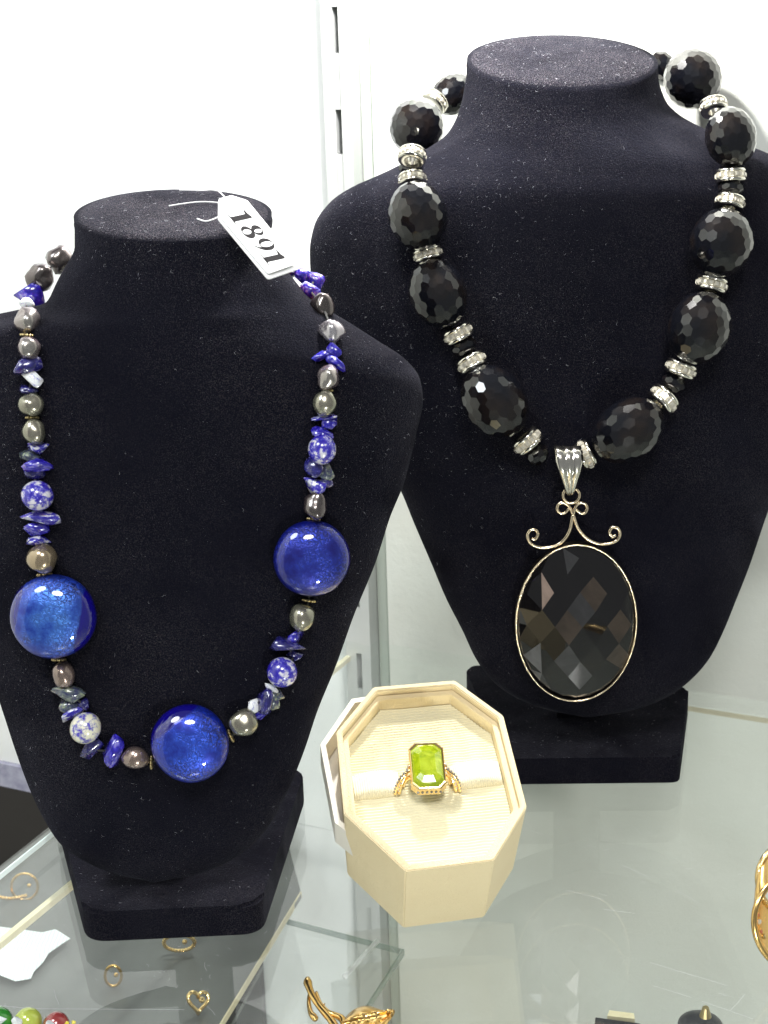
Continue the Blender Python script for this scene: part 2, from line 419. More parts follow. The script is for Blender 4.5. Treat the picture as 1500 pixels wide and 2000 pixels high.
sw = mesh('side_wall', [(-.46, 1.02, -.5), (-.46, .12, -.5), (-.46, .12, .75), (-.46, 1.02, .75)], [(0, 1, 2, 3)], 'wall_paint'); sw['kind'] = 'structure'
fl = mesh('floor', [(-2, -1, -.5), (2, -1, -.5), (2, 2, -.5), (-2, 2, -.5)], [(0, 1, 2, 3)], 'floor'); fl['kind'] = 'structure'
# slotted standard
post = empty('shelf_standard', wp((sP0+sG)/2, -.4, .002))
sS0, sS1 = wallpix(657, 60)[0], wallpix(672, 60)[0]
z1a = wallpix(664, 13)[1]; z1b = wallpix(664, 103)[1]; z2a = wallpix(670, 213)[1]; z2b = wallpix(670, 300)[1]
pitch = z1a-z2a; sl_h = (z1a-z1b+z2a-z2b)/2
sL = sP0; sRr = sG-.0004
wallbox('channel_side', sL, sS0, -.5, 1.2, .004, -.01, 'aluminium', post)
wallbox('channel_face', sS1, sRr, -.5, 1.2, .006, -.01, 'aluminium', post)
wallbox('channel_back', sS0+.0001, sS1-.0001, -.5, 1.2, -.006, -.01, 'slot_dark', post)
tops = [z1a+pitch*k for k in range(-7, 6)]
edges = sorted(tops)
prev = -.5
for t in edges:
    b = t-sl_h
    if b > prev: wallbox('web', sS0+.0001, sS1-.0001, prev, b, .0045, .0025, 'aluminium', post)
    prev = t
wallbox('web', sS0+.0001, sS1-.0001, prev, 1.2, .0045, .0025, 'aluminium', post)
reparent(post)
tag(post, 'pale metal shelf upright with dark slots between the white panel and the pillar', 'shelf upright')

# glass shelf (top surface z = 0)
gc = Vector((-.0500, .7848)); gd = Vector((-.1065, -.2438)).normalized()
poly = [gc, gc+gd*.78, Vector((.75, .05)), gc+U2*.9]
poly[0] = gc + V2*.004; poly[3] = poly[3]+V2*.004
shelf = empty('glass_shelf', (0.1, .5, 0))
bm = bmesh.new(); slab(bm, ccw(poly), -.008, -.0002); bobj('pane', bm, 'shelf_glass', shelf)
def strip(name, a, b, width, z0, z1, m, parent=None):
    a, b = Vector(a[:2]), Vector(b[:2]); n = (b-a).normalized(); q = Vector((-n.y, n.x))*width
    bm = bmesh.new(); slab(bm, ccw([a, b, b+q, a+q]), z0, z1); return bobj(name, bm, m, parent)
off = Vector((-gd.y, gd.x))
strip('edge_highlight', gc+gd*.004+off*.0030, gc+gd*.78+off*.0030, .0005, -.0030, -.0006, 'highlight_white', shelf)  # white strip inside the pane, drawn as the edge's highlight
reparent(shelf)
tag(shelf, 'clear glass shelf with a white strip as edge highlight under both black necklace busts', 'shelf')
tr1 = strip('wooden_trim', wp(.062, 0), wp(.9, 0), .0025, -.0115, -.0088, 'cream_trim'); tag(tr1, 'thin cream wooden trim along the foot of the white wall at right', 'trim')
ca = gz(712, 1252, -.009); cb = gz(25, 1812, -.009); cb = ca+(cb-ca)*1.6
tr2 = strip('wooden_trim', ca, cb, .0024, -.0115, -.0088, 'cream_trim'); tag(tr2, 'thin cream wooden trim running under the glass to the lower left', 'trim')
# grey board and lower glass
bz = -.11
pl = [gz(x, y, bz) for x, y in [(-300, 1925), (108, 1612), (300, 1462), (520, 1480), (588, 1745), (430, 2000), (250, 2300), (-300, 2500)]]
bd = empty('lower_board_shelf', gz(200, 1800, bz))
bm = bmesh.new(); slab(bm, ccw(pl), bz-.003, bz); bobj('board', bm, 'grey_board', bd)
strip('edging', gz(589, 1743, bz), gz(335, 2160, bz), -.0007, bz-.003, bz+.0004, 'cream_trim', bd)
reparent(bd); tag(bd, 'grey lower shelf board seen through the glass at lower left', 'shelf')
lz = -.135
pl = [gz(x, y, lz) for x, y in [(560, 1795), (790, 1855), (640, 2090), (420, 2060)]]
lg = empty('lower_glass_shelf', pl[1])
bm = bmesh.new(); slab(bm, ccw(pl), lz-.003, lz); bobj('pane', bm, 'lower_glass', lg)
strip('pane_edge', pl[1], pl[2], -.0012, lz-.0032, lz+.0003, 'edge_green', lg)
strip('pane_edge', pl[0], pl[1], -.0004, lz-.0031, lz+.0002, 'edge_green', lg)
reparent(lg); tag(lg, 'small corner of a lower glass shelf with dark green edges below the ring box', 'shelf')
bm = bmesh.new(); tube(bm, [gz(737, 1838, lz+.004), gz(672, 1908, lz+.004)], .0013, 10)  # white rod modelled in place of a light tube's reflection
o = bobj('tube_reflection', bm, 'panel_white', None, True); tag(o, 'thin white rod in place of a lamp tube reflection on the lower glass shelf corner', 'rod')

# ------------------------------------------------------------------ busts
def bust(label, rows, y0, apex, lean, capc, caphw, caphh, angtab, ftab, btab, basepts, baserad, stempx, baseh=.0125, nlint=2500, seed=1, litfn=None):
    A = ray(*apex); A = CAM+A*(y0/A.y)
    Nf = Vector((0, -math.cos(lean), math.sin(lean)))
    ys = np.linspace(rows[0][0], rows[-1][0], 150); root = empty('necklace_bust', (A.x, y0+.03, 0))
    V = []; F = []; nseg = 72; info = []
    for y in ys:
        xL, xR = interp(rows, y); PL, PR = onp(xL, y, A, Nf), onp(xR, y, A, Nf)
        c = (PL+PR)/2; hw = (PR-PL).length/2; e = (PR-PL).normalized()
        a = R(interp(angtab, y)[0]); f = interp(ftab, y)[0]; b = interp(btab, y)[0]
        nv = Vector((0, -math.cos(a), math.sin(a))); k = interp(ftab, y)[1]
        info.append((c, hw, e, nv, f))
        for s in range(nseg):
            th = 2*math.pi*s/nseg; cs, sn = math.cos(th), math.sin(th)
            xx = math.copysign(abs(cs)**(2/k), cs); yy = abs(sn)**(2/k)
            V.append(c+e*hw*xx+nv*(f*yy if sn >= 0 else -b*yy))
    for i in range(len(ys)-1):
        for s in range(nseg):
            s2 = (s+1) % nseg; F.append((i*nseg+s, i*nseg+s2, (i+1)*nseg+s2, (i+1)*nseg+s))
    F.append(tuple(reversed(range(nseg)))); F.append(tuple((len(ys)-1)*nseg+s for s in range(nseg)))
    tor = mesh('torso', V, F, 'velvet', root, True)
    bmf = bmesh.new(); bmf.from_mesh(tor.data); bmesh.ops.recalc_face_normals(bmf, faces=bmf.faces); bmf.to_mesh(tor.data)
    bvh = BVHTree.FromBMesh(bmf); bmf.free()
    # neck cap
    c, hw, e, nv, f = info[0]
    up = e.cross(nv) if (e.cross(nv)).z > 0 else nv.cross(e)
    bm = bmesh.new(); prof = [(0, .0012), (.5, .0011), (.85, .0008), (.95, .0002), (.99, -.001), (1.006, -.0026), (1.0, -.0042), (.96, -.005)]
    rings = []
    for (q, z) in prof:
        if q == 0: rings.append([bm.verts.new(c+up*z)])
        else: rings.append([bm.verts.new(c+e*hw*q*math.cos(t*2*math.pi/80)+nv*f*q*math.sin(t*2*math.pi/80)+up*z) for t in range(80)])
    for a, b in zip(rings, rings[1:]):
        for t in range(80):
            t2 = (t+1) % 80
            bm.faces.new([a[0], b[t], b[t2]] if len(a) == 1 else [a[t], b[t], b[t2], a[t2]])
    bmesh.ops.recalc_face_normals(bm, faces=bm.faces)
    cap = bobj('neck_cap', bm, 'velvet_lit', root, True)
    # base and stem
    P = [gz(x, y, baseh) for x, y in basepts]
    poly = ccw(roundpoly([Vector((p.x, p.y)) for p in P], baserad))
    bm = bmesh.new(); slab(bm, poly, .0003, baseh)
    ed = [g for g in bm.edges if abs(g.verts[0].co.z-g.verts[1].co.z) < 1e-6 and g.verts[0].co.z > .005]
    bmesh.ops.bevel(bm, geom=ed, offset=.0013, segments=3, affect='EDGES')
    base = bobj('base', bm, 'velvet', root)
    (sx0, sx1, sy) = stempx
    p0, p1 = gz(sx0, sy, 0), gz(sx1, sy, 0); bm = bmesh.new()
    hh = A.z+.06
    vs = []
    for z, sh in ((baseh-.002, 0.030), (hh, .030)):
        for dy in (0, .012):
            vs += [bm.verts.new((p0.x, p0.y+sh+dy, z)), bm.verts.new((p1.x, p1.y+sh+dy, z))]
    for q in ((0, 1, 5, 4), (2, 6, 7, 3), (0, 4, 6, 2), (1, 3, 7, 5), (4, 5, 7, 6), (0, 2, 3, 1)): bm.faces.new([vs[i] for i in q])
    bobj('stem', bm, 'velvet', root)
    # lint: loose fibres and dust in the pile, strewn denser where light falls
    rg = random.Random(seed); bm = bmesh.new()
    def fibre(P, N, L, wd):
        t = N.orthogonal().normalized(); t = Matrix.Rotation(rg.uniform(0, 6.28), 3, N) @ t; q = N.cross(t)
        bend = rg.uniform(-.5, .5)*L; pts = [P+N*wd*1.2-t*L/2, P+N*(wd*1.4+L*.12*rg.random())+q*bend, P+N*wd*1.2+t*L/2]
        tube(bm, pts, [wd*.6, wd, wd*.6], 3)
    def speck(P, N, s):
        a = [bm.verts.new(P+Vector((rg.uniform(-1, 1), rg.uniform(-1, 1), rg.uniform(-1, 1))).normalized()*s+N*s*.6) for _ in range(4)]
        for q in ((0, 1, 2), (0, 2, 3), (0, 3, 1), (1, 3, 2)): bm.faces.new([a[i] for i in q])
    cnt = 0; tries = 0
    x0, x1 = min(r[1] for r in rows), max(r[2] for r in rows)
    while cnt < nlint and tries < nlint*12:
        tries += 1
        x = rg.uniform(x0, x1); y = rg.uniform(capc[1]-caphh, rows[-1][0])
        if litfn and rg.random() > litfn(x, y): continue
        h = bvh.ray_cast(CAM, ray(x, y).normalized())
        if h[0] is None: continue
        cnt += 1
        if rg.random() < .07: fibre(h[0], h[1], rg.uniform(.0004, .0015), rg.uniform(.00002, .000035))
        else: speck(h[0], h[1], rg.uniform(.00004, .00011))
    for _ in range(nlint//7):
        t = rg.uniform(0, 6.28); q = math.sqrt(rg.random())*.93
        P = c+e*hw*q*math.cos(t)+nv*f*q*math.sin(t)+up*.0012
        if rg.random() < .12: fibre(P, up, rg.uniform(.0006, .002), .00003)
        else: speck(P, up, rg.uniform(.00004, .0001))
    bxs, bys = [p.x for p in poly], [p.y for p in poly]
    for _ in range(nlint//3):
        P = Vector((rg.uniform(min(bxs), max(bxs)), rg.uniform(min(bys), max(bys)), baseh)); ins = all((poly[i]-poly[i-1]).cross(Vector((P.x, P.y))-poly[i-1]) > 0 for i in range(len(poly)))
        if ins: speck(P, Vector((0, 0, 1)), rg.uniform(.00004, .0001)) if rg.random() > .06 else fibre(P, Vector((0, 0, 1)), .001, .00003)
    ln = bobj('lint', bm, 'lint', root); ln['kind'] = 'stuff'
    reparent(root)
    tag(root, label, 'necklace bust')
    return dict(root=root, bvh=bvh, A=A, N=Nf, cap=(c, hw, e, nv, f, up), info=info)

rowsL = [(418, 145, 531), (445, 147, 530), (480, 147, 532), (500, 140, 538), (515, 131, 546), (530, 122, 558), (545, 114, 570), (560, 107, 582), (580, 98, 600), (594, 86, 618), (603, 58, 630),
         (612, 10, 648), (625, -55, 672), (645, -100, 705), (670, -128, 745), (700, -148, 790), (740, -160, 820), (780, -163, 826), (850, -155, 812), (940, -135, 790),
         (1010, -118, 762), (1100, -92, 733), (1200, -58, 692), (1298, -22, 657), (1389, 8, 620), (1464, 32, 595), (1536, 58, 566), (1600, 88, 533),
         (1645, 118, 498), (1680, 165, 450), (1702, 215, 400), (1714, 262, 345), (1718, 296, 310)]
DM = .56/3000
LB = bust('smaller black velvet bust at left wearing the blue and grey bead necklace', rowsL, .487, (300, 1718), R(11), (338, 410), 193, 48,
          [(418, -13), (470, -12), (640, 6), (720, 11), (1718, 11)],
          [(418, .0262, 2), (500, .027, 2.0), (560, .0275, 2.0), (612, .029, 2.1), (660, .030, 2.15), (760, .031, 2.2), (1000, .027, 2.3), (1400, .018, 2.3), (1650, .009, 2.3), (1718, .003, 2)],
          [(418, .0262), (520, .030), (600, .036), (700, .030), (800, .016), (1000, .010), (1718, .003)],
          [(164, 1782), (508, 1766), (600, 1492), (95, 1520)], [.008, .008, .014, .014], (309, 421, 1812), nlint=3600, seed=3,
          litfn=lambda x, y: 1.0 if (y < 560 or x > 660 or x < 90) else (.10 if y < 1300 else .35))
rowsR = [(118, 912, 1284), (150, 911, 1285), (170, 908, 1290), (200, 903, 1302), (225, 895, 1326), (245, 886, 1360), (265, 872, 1408), (280, 853, 1450), (295, 828, 1490), (310, 800, 1522), (325, 775, 1545), (345, 733, 1572), (365, 688, 1596),
         (395, 645, 1618), (440, 614, 1634), (490, 605, 1640), (600, 613, 1634), (700, 640, 1610), (800, 690, 1580), (957, 782, 1512), (1020, 808, 1490), (1104, 844, 1462), (1166, 870, 1438),
         (1233, 904, 1411), (1284, 928, 1385), (1327, 959, 1348), (1358, 1000, 1306), (1380, 1050, 1258), (1392, 1095, 1205), (1397, 1130, 1165)]
RB = bust('larger black velvet bust at right wearing the faceted black bead necklace', rowsR, .597, (1148, 1397), R(12), (1098, 112), 186, 47,
          [(118, -19), (170, -17), (330, 4), (430, 12), (1397, 12)],
          [(118, .0305, 2), (200, .032, 2), (270, .034, 2.0), (330, .036, 2.1), (400, .038, 2.15), (520, .037, 2.2), (800, .031, 2.3), (1150, .020, 2.3), (1340, .011, 2.3), (1397, .004, 2)],
          [(118, .0305), (240, .038), (310, .042), (400, .030), (500, .018), (800, .012), (1397, .004)],
          [(985, 1482), (1328, 1478), (1346, 1340), (903, 1293)], [.003, .004, .006, .014], (1103, 1193, 1510), nlint=5200, seed=5,
          litfn=lambda x, y: max(.04, min(1.0, 1.25-(x-620)/520.0))*(1.0 if y < 900 else .35))

# ------------------------------------------------------------------ beads
def place(B, x, y, r, d=None, lift=.92):
    if d is None:
        h = B['bvh'].ray_cast(CAM, ray(x, y).normalized())
        if h[0] is not None: return at(x, y, depth(h[0])-r*lift), h[1]
    return at(x, y, d if d else .6), -ray(x, y).normalized()
def goldberg(sub=2, seed=4):
    b = bmesh.new(); bmesh.ops.create_icosphere(b, subdivisions=sub, radius=1); b.verts.ensure_lookup_table(); b.faces.ensure_lookup_table()
    pts = []; jr = random.Random(seed); jn = [(v.co.normalized()+Vector((jr.gauss(0, 1), jr.gauss(0, 1), jr.gauss(0, 1)))*.028).normalized() for v in b.verts]
    for f in b.faces:
        A = np.array([jn[v.index][:] for v in f.verts]); pts.append(Vector(np.linalg.solve(A, np.ones(3))))
    faces = []
    for v in b.verts:
        n = v.co.normalized(); t = n.orthogonal().normalized(); q = n.cross(t)
        fs = sorted(v.link_faces, key=lambda f: math.atan2((pts[f.index]-n).dot(q), (pts[f.index]-n).dot(t)))
        faces.append([f.index for f in fs])
    b.free(); return pts, faces
GP2, GF2 = goldberg(2)
def me_facet(big=True, seed=4):
    P, F = goldberg(3, seed) if big else (GP2, GF2)
    me = bpy.data.meshes.new('faceted_bead'); me.from_pydata([tuple(p) for p in P], [], F); me.materials.append(MT['black_crystal']); me.update(); return me
ME_BIGS = [me_facet(True, k) for k in (4, 9, 15, 22)]; ME_SMALL = me_facet(False)
def inst(name, me, P, Z, sx, sy, sz, parent, X=None, spin=0.0):
    o = bpy.data.objects.new(name, me); col.objects.link(o)
    m = frame(P, Z, X) @ Matrix.Rotation(spin, 4, 'Z') @ Matrix.Diagonal((sx, sy, sz, 1))
    o.parent = parent; o.matrix_world = m
    o.matrix_basis = m; o.matrix_parent_inverse = Matrix.Translation(-parent.location); return o
def me_from(name, bm, m, smooth=True):
    me = bpy.data.meshes.new(name); bm.normal_update(); bm.to_mesh(me); bm.free(); me.materials.append(MT[m])
    if smooth: me.polygons.foreach_set('use_smooth', [True]*len(me.polygons))
    return me
# rhinestone rondelle: unit radius, axis z
bm = bmesh.new()
for s in (-1, 1):
    lathe(bm, [(.45, s*.42), (.80, s*.46), (.95, s*.42), (1.0, s*.30), (.95, s*.20), (.80, s*.18), (.45, s*.18)], 26)
lathe(bm, [(.45, -.42), (.45, .42)], 26); lathe(bm, [(.84, -.2), (.84, .2)], 26)
bmesh.ops.recalc_face_normals(bm, faces=bm.faces); ME_RON = me_from('rhinestone_spacer', bm, 'silver')
bm = bmesh.new()
for k in range(16):
    a = 2*math.pi*k/16; c = Vector((math.cos(a), math.sin(a), 0)); t = Vector((-math.sin(a), math.cos(a), 0)); z = Vector((0, 0, 1))
    top = bm.verts.new(c*1.05)
    rg = [bm.verts.new(c*.88+t*.17*x+z*.20*y) for x, y in ((-1, -1), (1, -1), (1, 1), (-1, 1))]
    tp = [bm.verts.new(c*1.02+t*.09*x+z*.11*y) for x, y in ((-1, -1), (1, -1), (1, 1), (-1, 1))]
    bm.verts.remove(top)
    for i in range(4): bm.faces.new((rg[i], rg[(i+1) % 4], tp[(i+1) % 4], tp[i]))
    bm.faces.new(tp)
ME_RHI = me_from('rhinestones', bm, 'rhinestone', False)

def tangents(P):
    n = len(P); return [(P[min(i+1, n-1)]-P[max(i-1, 0)]).normalized() for i in range(n)]

# --- faceted black bead necklace (type, x, y, along px, across px, depth override)
dR = .665; dW = .652
blk = [('big', 886, 184, 92, 78, dR+.02), ('ron', 849, 199, 22, 54, dR+.012), ('big', 814, 247, 112, 106, dR-.012), ('ron', 805, 305, 24, 56, None), ('small', 803, 328, 34, 46, None), ('ron', 806, 351, 22, 56, None),
       ('big', 816, 421, 134, 116, None), ('ron', 836, 497, 24, 58, None), ('big', 855, 573, 136, 112, None), ('ron', 895, 652, 28, 60, None),
       ('small', 906, 677, 36, 50, None), ('ron', 922, 708, 28, 60, None), ('big', 966, 784, 152, 122, None), ('ron', 1030, 862, 30, 62, None),
       ('small', 1050, 888, 38, 46, None), ('none', 1095, 905, 10, 10, None), ('ron', 1144, 888, 28, 58, None), ('big', 1227, 840, 150, 118, None), ('ron', 1296, 780, 30, 62, None),
       ('small', 1316, 750, 38, 48, None), ('ron', 1330, 721, 28, 62, None), ('big', 1366, 640, 142, 120, None), ('ron', 1390, 556, 28, 62, None),
       ('big', 1409, 474, 134, 122, None), ('ron', 1426, 395, 24, 58, None), ('small', 1428, 369, 34, 48, None), ('ron', 1427, 344, 26, 60, None),
       ('big', 1427, 268, 118, 98, (1427, 312, .012)), ('ron', 1394, 209, 24, 54, (1427, 312, .003)), ('big', 1353, 154, 116, 112, dW-.002), ('small', 1294, 128, 60, 50, dW+.02)]
nk = empty('bead_necklace', (.08, .62, .2))
def dfix(b):
    if isinstance(b[5], tuple): return depth(RB['bvh'].ray_cast(CAM, ray(*b[5][:2]).normalized())[0])-b[5][2]
    return b[5]
blk = [b[:5]+(dfix(b),) for b in blk]
Ps = [place(RB, b[1], b[2], px2m(b[4]/2, .63), b[5])[0] for b in blk]
Ns = [place(RB, b[1], b[2], 0, b[5])[1] for b in blk]
T = tangents(Ps)
T = [(t-FW*t.dot(FW)*.75).normalized() for t in T]
for i, b in enumerate(blk):
    d = depth(Ps[i]); al, ac = px2m(b[3]/2, d), px2m(b[4]/2, d)
    if b[0] == 'big': inst('faceted_bead', ME_BIGS[i % 4], Ps[i], T[i], ac, ac, al, nk, Ns[i], rnd.uniform(0, 6))
    elif b[0] == 'small': inst('small_faceted_bead', ME_SMALL, Ps[i], T[i], ac, ac, al, nk, Ns[i], rnd.uniform(0, 6))
    elif b[0] == 'ron':
        o = inst('rhinestone_spacer', ME_RON, Ps[i], T[i], ac, ac, al/.46, nk, Ns[i])
        c = bpy.data.objects.new('rhinestones', ME_RHI); col.objects.link(c); c.parent = o
bm = bmesh.new(); tube(bm, catmull(Ps, 5), .0007, 6)
bobj('cord', bm, 'cord', nk); 
nk.children[-1].matrix_parent_inverse = Matrix.Translation(-nk.location)
tag(nk, 'chunky faceted black bead necklace with rhinestone spacers on the right bust', 'necklace')

# --- pendant
h1, h2 = (RB['bvh'].ray_cast(CAM, ray(1118, yy_).normalized())[0] for yy_ in (985, 1340))
pU = (h1-h2).normalized(); pN = pU.cross(Vector((1, 0, 0))).normalized()
if pN.dot(FW) > 0: pN = -pN
pO = h1.lerp(h2, .5)+pN*.0062
def pp(x, y, up=0.0): return onp(x, y, pO, pN)+pN*up
pend = empty('oval_pendant', pp(1109, 960))
def ptube(name, pts, px, m='pendant_metal', closed=False, k=6, up=0.0, taper=None):
    P = [pp(x, y, up) for x, y in pts]; C = catmull(P, k, closed); r = px2m(px, .61)
    rad = r if taper is None else [r*(1-(1-taper)*abs(2*i/(len(C)-1)-1)**3) for i in range(len(C))]
    bm = bmesh.new(); tube(bm, C, rad, 8, closed); return bobj(name, bm, m, pend, True)
ox, oy, ra, rb = 1125, 1215, 117, 152
el = [(ox+ra*math.cos(t*2*math.pi/48)+(-3*math.sin(t*2*math.pi/48)), oy+rb*math.sin(t*2*math.pi/48)) for t in range(48)]
# bezel: a flat band with a rounded lip
bm = bmesh.new(); ringv = []
for x, y in el:
    c = pp(x, y); cc = pp(ox, oy); o_ = (c-cc).normalized(); q = px2m(1, .61)
    ringv.append([bm.verts.new(c+o_*a*q+pN*h) for a, h in ((1.8, -.0035), (2.6, .0006), (1.6, .0014), (-.2, .0016), (-1.8, .0010), (-1.8, -.0035))])
for i in range(48):
    a, b = ringv[i], ringv[(i+1) % 48]
    for k in range(6): bm.faces.new((a[k], a[(k+1) % 6], b[(k+1) % 6], b[k]))
bmesh.ops.recalc_face_normals(bm, faces=bm.faces)
bobj('bezel', bm, 'pendant_metal', pend, True)
# checkerboard cut stone
bm = bmesh.new(); E1 = (pp(ox+ra, oy)-pp(ox, oy)); E2 = (pp(ox, oy-rb)-pp(ox, oy)); cc = pp(ox, oy)
hgt = .0075
def dome(u, v, s): return cc+E1*u*.985+E2*v*.985+pN*s
for k in range(28):
    t = 2*math.pi*k/28; bm.verts.new(dome(math.cos(t), math.sin(t), .0006))
stp = .385
for i in range(-8, 9):
    for j in range(-8, 9):
        u = (i-j)*stp*.5*1.15+.05+rnd.uniform(-.022, .022); v = (i+j)*stp*.5*1.15+rnd.uniform(-.022, .022); r2 = u*u+v*v
        if r2 < .86: bm.verts.new(dome(u, v, .0006+hgt*(1-r2*.92)))
bmesh.ops.convex_hull(bm, input=bm.verts); bmesh.ops.dissolve_limit(bm, angle_limit=R(3.0), verts=bm.verts, edges=bm.edges)
for k in range(14):      # pavilion below the girdle
    pass
lo = [v for v in bm.verts]
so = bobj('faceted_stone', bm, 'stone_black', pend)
for n_ in ('glint_smoke', 'glint_brown', 'glint_rose', 'glint_grey'): so.data.materials.append(MT[n_])
want = [((1066, 1160), 3), ((1110, 1218), 2), ((1036, 1265), 4), ((1052, 1305), 4), ((1095, 1285), 1), ((1178, 1150), 2), ((1180, 1215), 2), ((1150, 1320), 1), ((1195, 1285), 2), ((1120, 1090), 1), ((1130, 1160), 1), ((1060, 1330), 1)]  # facets that get a painted reflection tone
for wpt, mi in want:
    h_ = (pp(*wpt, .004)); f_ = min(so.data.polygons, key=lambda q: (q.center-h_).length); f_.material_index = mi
bm = bmesh.new()
for k in range(20):
    t = 2*math.pi*k/20; bm.verts.new(dome(math.cos(t)*.97, math.sin(t)*.97, .0004))
    bm.verts.new(dome(math.cos(t+.15)*.62, math.sin(t+.15)*.62, -.0045+.001*rnd.random()))
for k in range(26):
    t = rnd.uniform(0, 6.28); q_ = math.sqrt(rnd.random())*.75; bm.verts.new(dome(math.cos(t)*q_, math.sin(t)*q_, -.0085+.007*q_*q_+.0012*rnd.random()))
bmesh.ops.convex_hull(bm, input=bm.verts)
bobj('pavilion', bm, 'smoky_foil', pend)
# scrolls
ptube('scroll', [(1118, 1004), (1112, 1035), (1098, 1056), (1078, 1066), (1055, 1068), (1036, 1060), (1030, 1045), (1036, 1034), (1046, 1034), (1050, 1043), (1045, 1052), (1038, 1050)], 3.4, up=.0008)
ptube('scroll', [(1119, 1004), (1128, 1030), (1145, 1050), (1165, 1060), (1185, 1061), (1203, 1055), (1210, 1043), (1206, 1031), (1196, 1029), (1190, 1038), (1195, 1047), (1202, 1044)], 3.4, up=.0008)
ptube('loop', [(1118, 1003), (1111, 988), (1100, 981), (1090, 984), (1088, 995), (1095, 1001), (1103, 1000), (1110, 992)], 3.2, up=.0010)
ptube('loop', [(1119, 1003), (1124, 988), (1132, 981), (1142, 983), (1146, 992), (1141, 1001), (1132, 1000), (1124, 993)], 3.2, up=.0010)
ptube('jump_ring', [(1115+16*math.cos(t), 966+15*math.sin(t)) for t in [2*math.pi*k/16 for k in range(16)]], 3.0, closed=True, k=2, up=.0012)
# bail: folded, three-ribbed silver wedge looping over the cord
bm = bmesh.new(); cols = []
prof = [(-1, 0), (-.8, .35), (-.4, .35), (-.3, .05), (-.12, .5), (.12, .5), (.3, .05), (.4, .35), (.8, .35), (1, 0)]
for k, (yy, hwid, lift) in enumerate([(893, 23, -.006), (876, 25, -.002), (870, 26, .0025), (877, 26, .0062), (893, 25, .0078), (915, 19, .0072), (940, 11, .0056), (956, 6, .0040), (961, 3, .0030)]):
    xm = 1107+(yy-876)*.045
    cols.append([bm.verts.new(pp(xm+hwid*a, yy, lift+h*.0016)) for a, h in prof])
for a, b in zip(cols, cols[1:]):
    for i in range(len(prof)-1): bm.faces.new((a[i], a[i+1], b[i+1], b[i]))
bl = bobj('bail', bm, 'silver', pend, True); md = bl.modifiers.new('t', 'SOLIDIFY'); md.thickness = .0006
reparent(pend)
tag(pend, 'oval smoky faceted stone pendant in a thin gold bezel with wire scrolls', 'pendant')

# --- blue necklace
def blob(seed, rough, sub=3, facet=False):
    b = bmesh.new(); bmesh.ops.create_icosphere(b, subdivisions=sub, radius=1); o = Vector((seed*7.3, seed*1.7, 3.1))
    for v in b.verts:
        v.co *= 1+rough*(noise.noise(v.co*1.1+o))+rough*.3*noise.noise(v.co*2.7+o)
    return b
def chipmesh(seed, m):
    rg = random.Random(seed*13+5); b = bmesh.new(); n = rg.choice([10, 11, 12, 13])
    for _ in range(n):
        v = Vector((rg.gauss(0, 1), rg.gauss(0, 1), rg.gauss(0, 1))).normalized(); b.verts.new(v*rg.uniform(.8, 1.05))
    bmesh.ops.convex_hull(b, input=b.verts)
    loose = [v for v in b.verts if not v.link_faces]; bmesh.ops.delete(b, geom=loose, context='VERTS')
    mn = [min(v.co[i] for v in b.verts) for i in range(3)]; mx = [max(v.co[i] for v in b.verts) for i in range(3)]
    for v in b.verts:
        for i in range(3): v.co[i] = (v.co[i]-mn[i])/(mx[i]-mn[i])*2-1
    bmesh.ops.bevel(b, geom=list(b.edges), offset=.16, segments=2, affect='EDGES', clamp_overlap=True)
    return me_from('lapis_chip', b, m, True)
PM = {'pg': 'pearl_grey', 'pn': 'pearl_green', 'pb': 'pearl_brown', 'pt': 'pearl_tan', 'pd': 'pearl_dark', 'pw': 'pearl_white'}
CM = {'cb': 'lapis_blue', 'cd': 'lapis_dark', 'cw': 'lapis_white', 'cg': 'lapis_green', 'cp': 'lapis_round'}
# daisy spacer
bm = bmesh.new()
for k in range(9):
    a = 2*math.pi*k/9; bmesh.ops.create_icosphere(bm, subdivisions=1, radius=.33, matrix=Matrix.Translation((.72*math.cos(a), .72*math.sin(a), 0)))
bmesh.ops.create_cone(bm, cap_ends=True, segments=12, radius1=.6, radius2=.6, depth=.4)
ME_DAISY = me_from('daisy_spacer', bm, 'antique_gold')
bm = bmesh.new(); bmesh.ops.create_uvsphere(bm, u_segments=28, v_segments=18, radius=1); ME_LAP = me_from('lapis_round_bead', bm, 'lapis_round')
bm = bmesh.new(); bmesh.ops.create_uvsphere(bm, u_segments=28, v_segments=18, radius=1); ME_LAPP = me_from('lapis_round_bead', bm, 'lapis_pale')
dL = .545
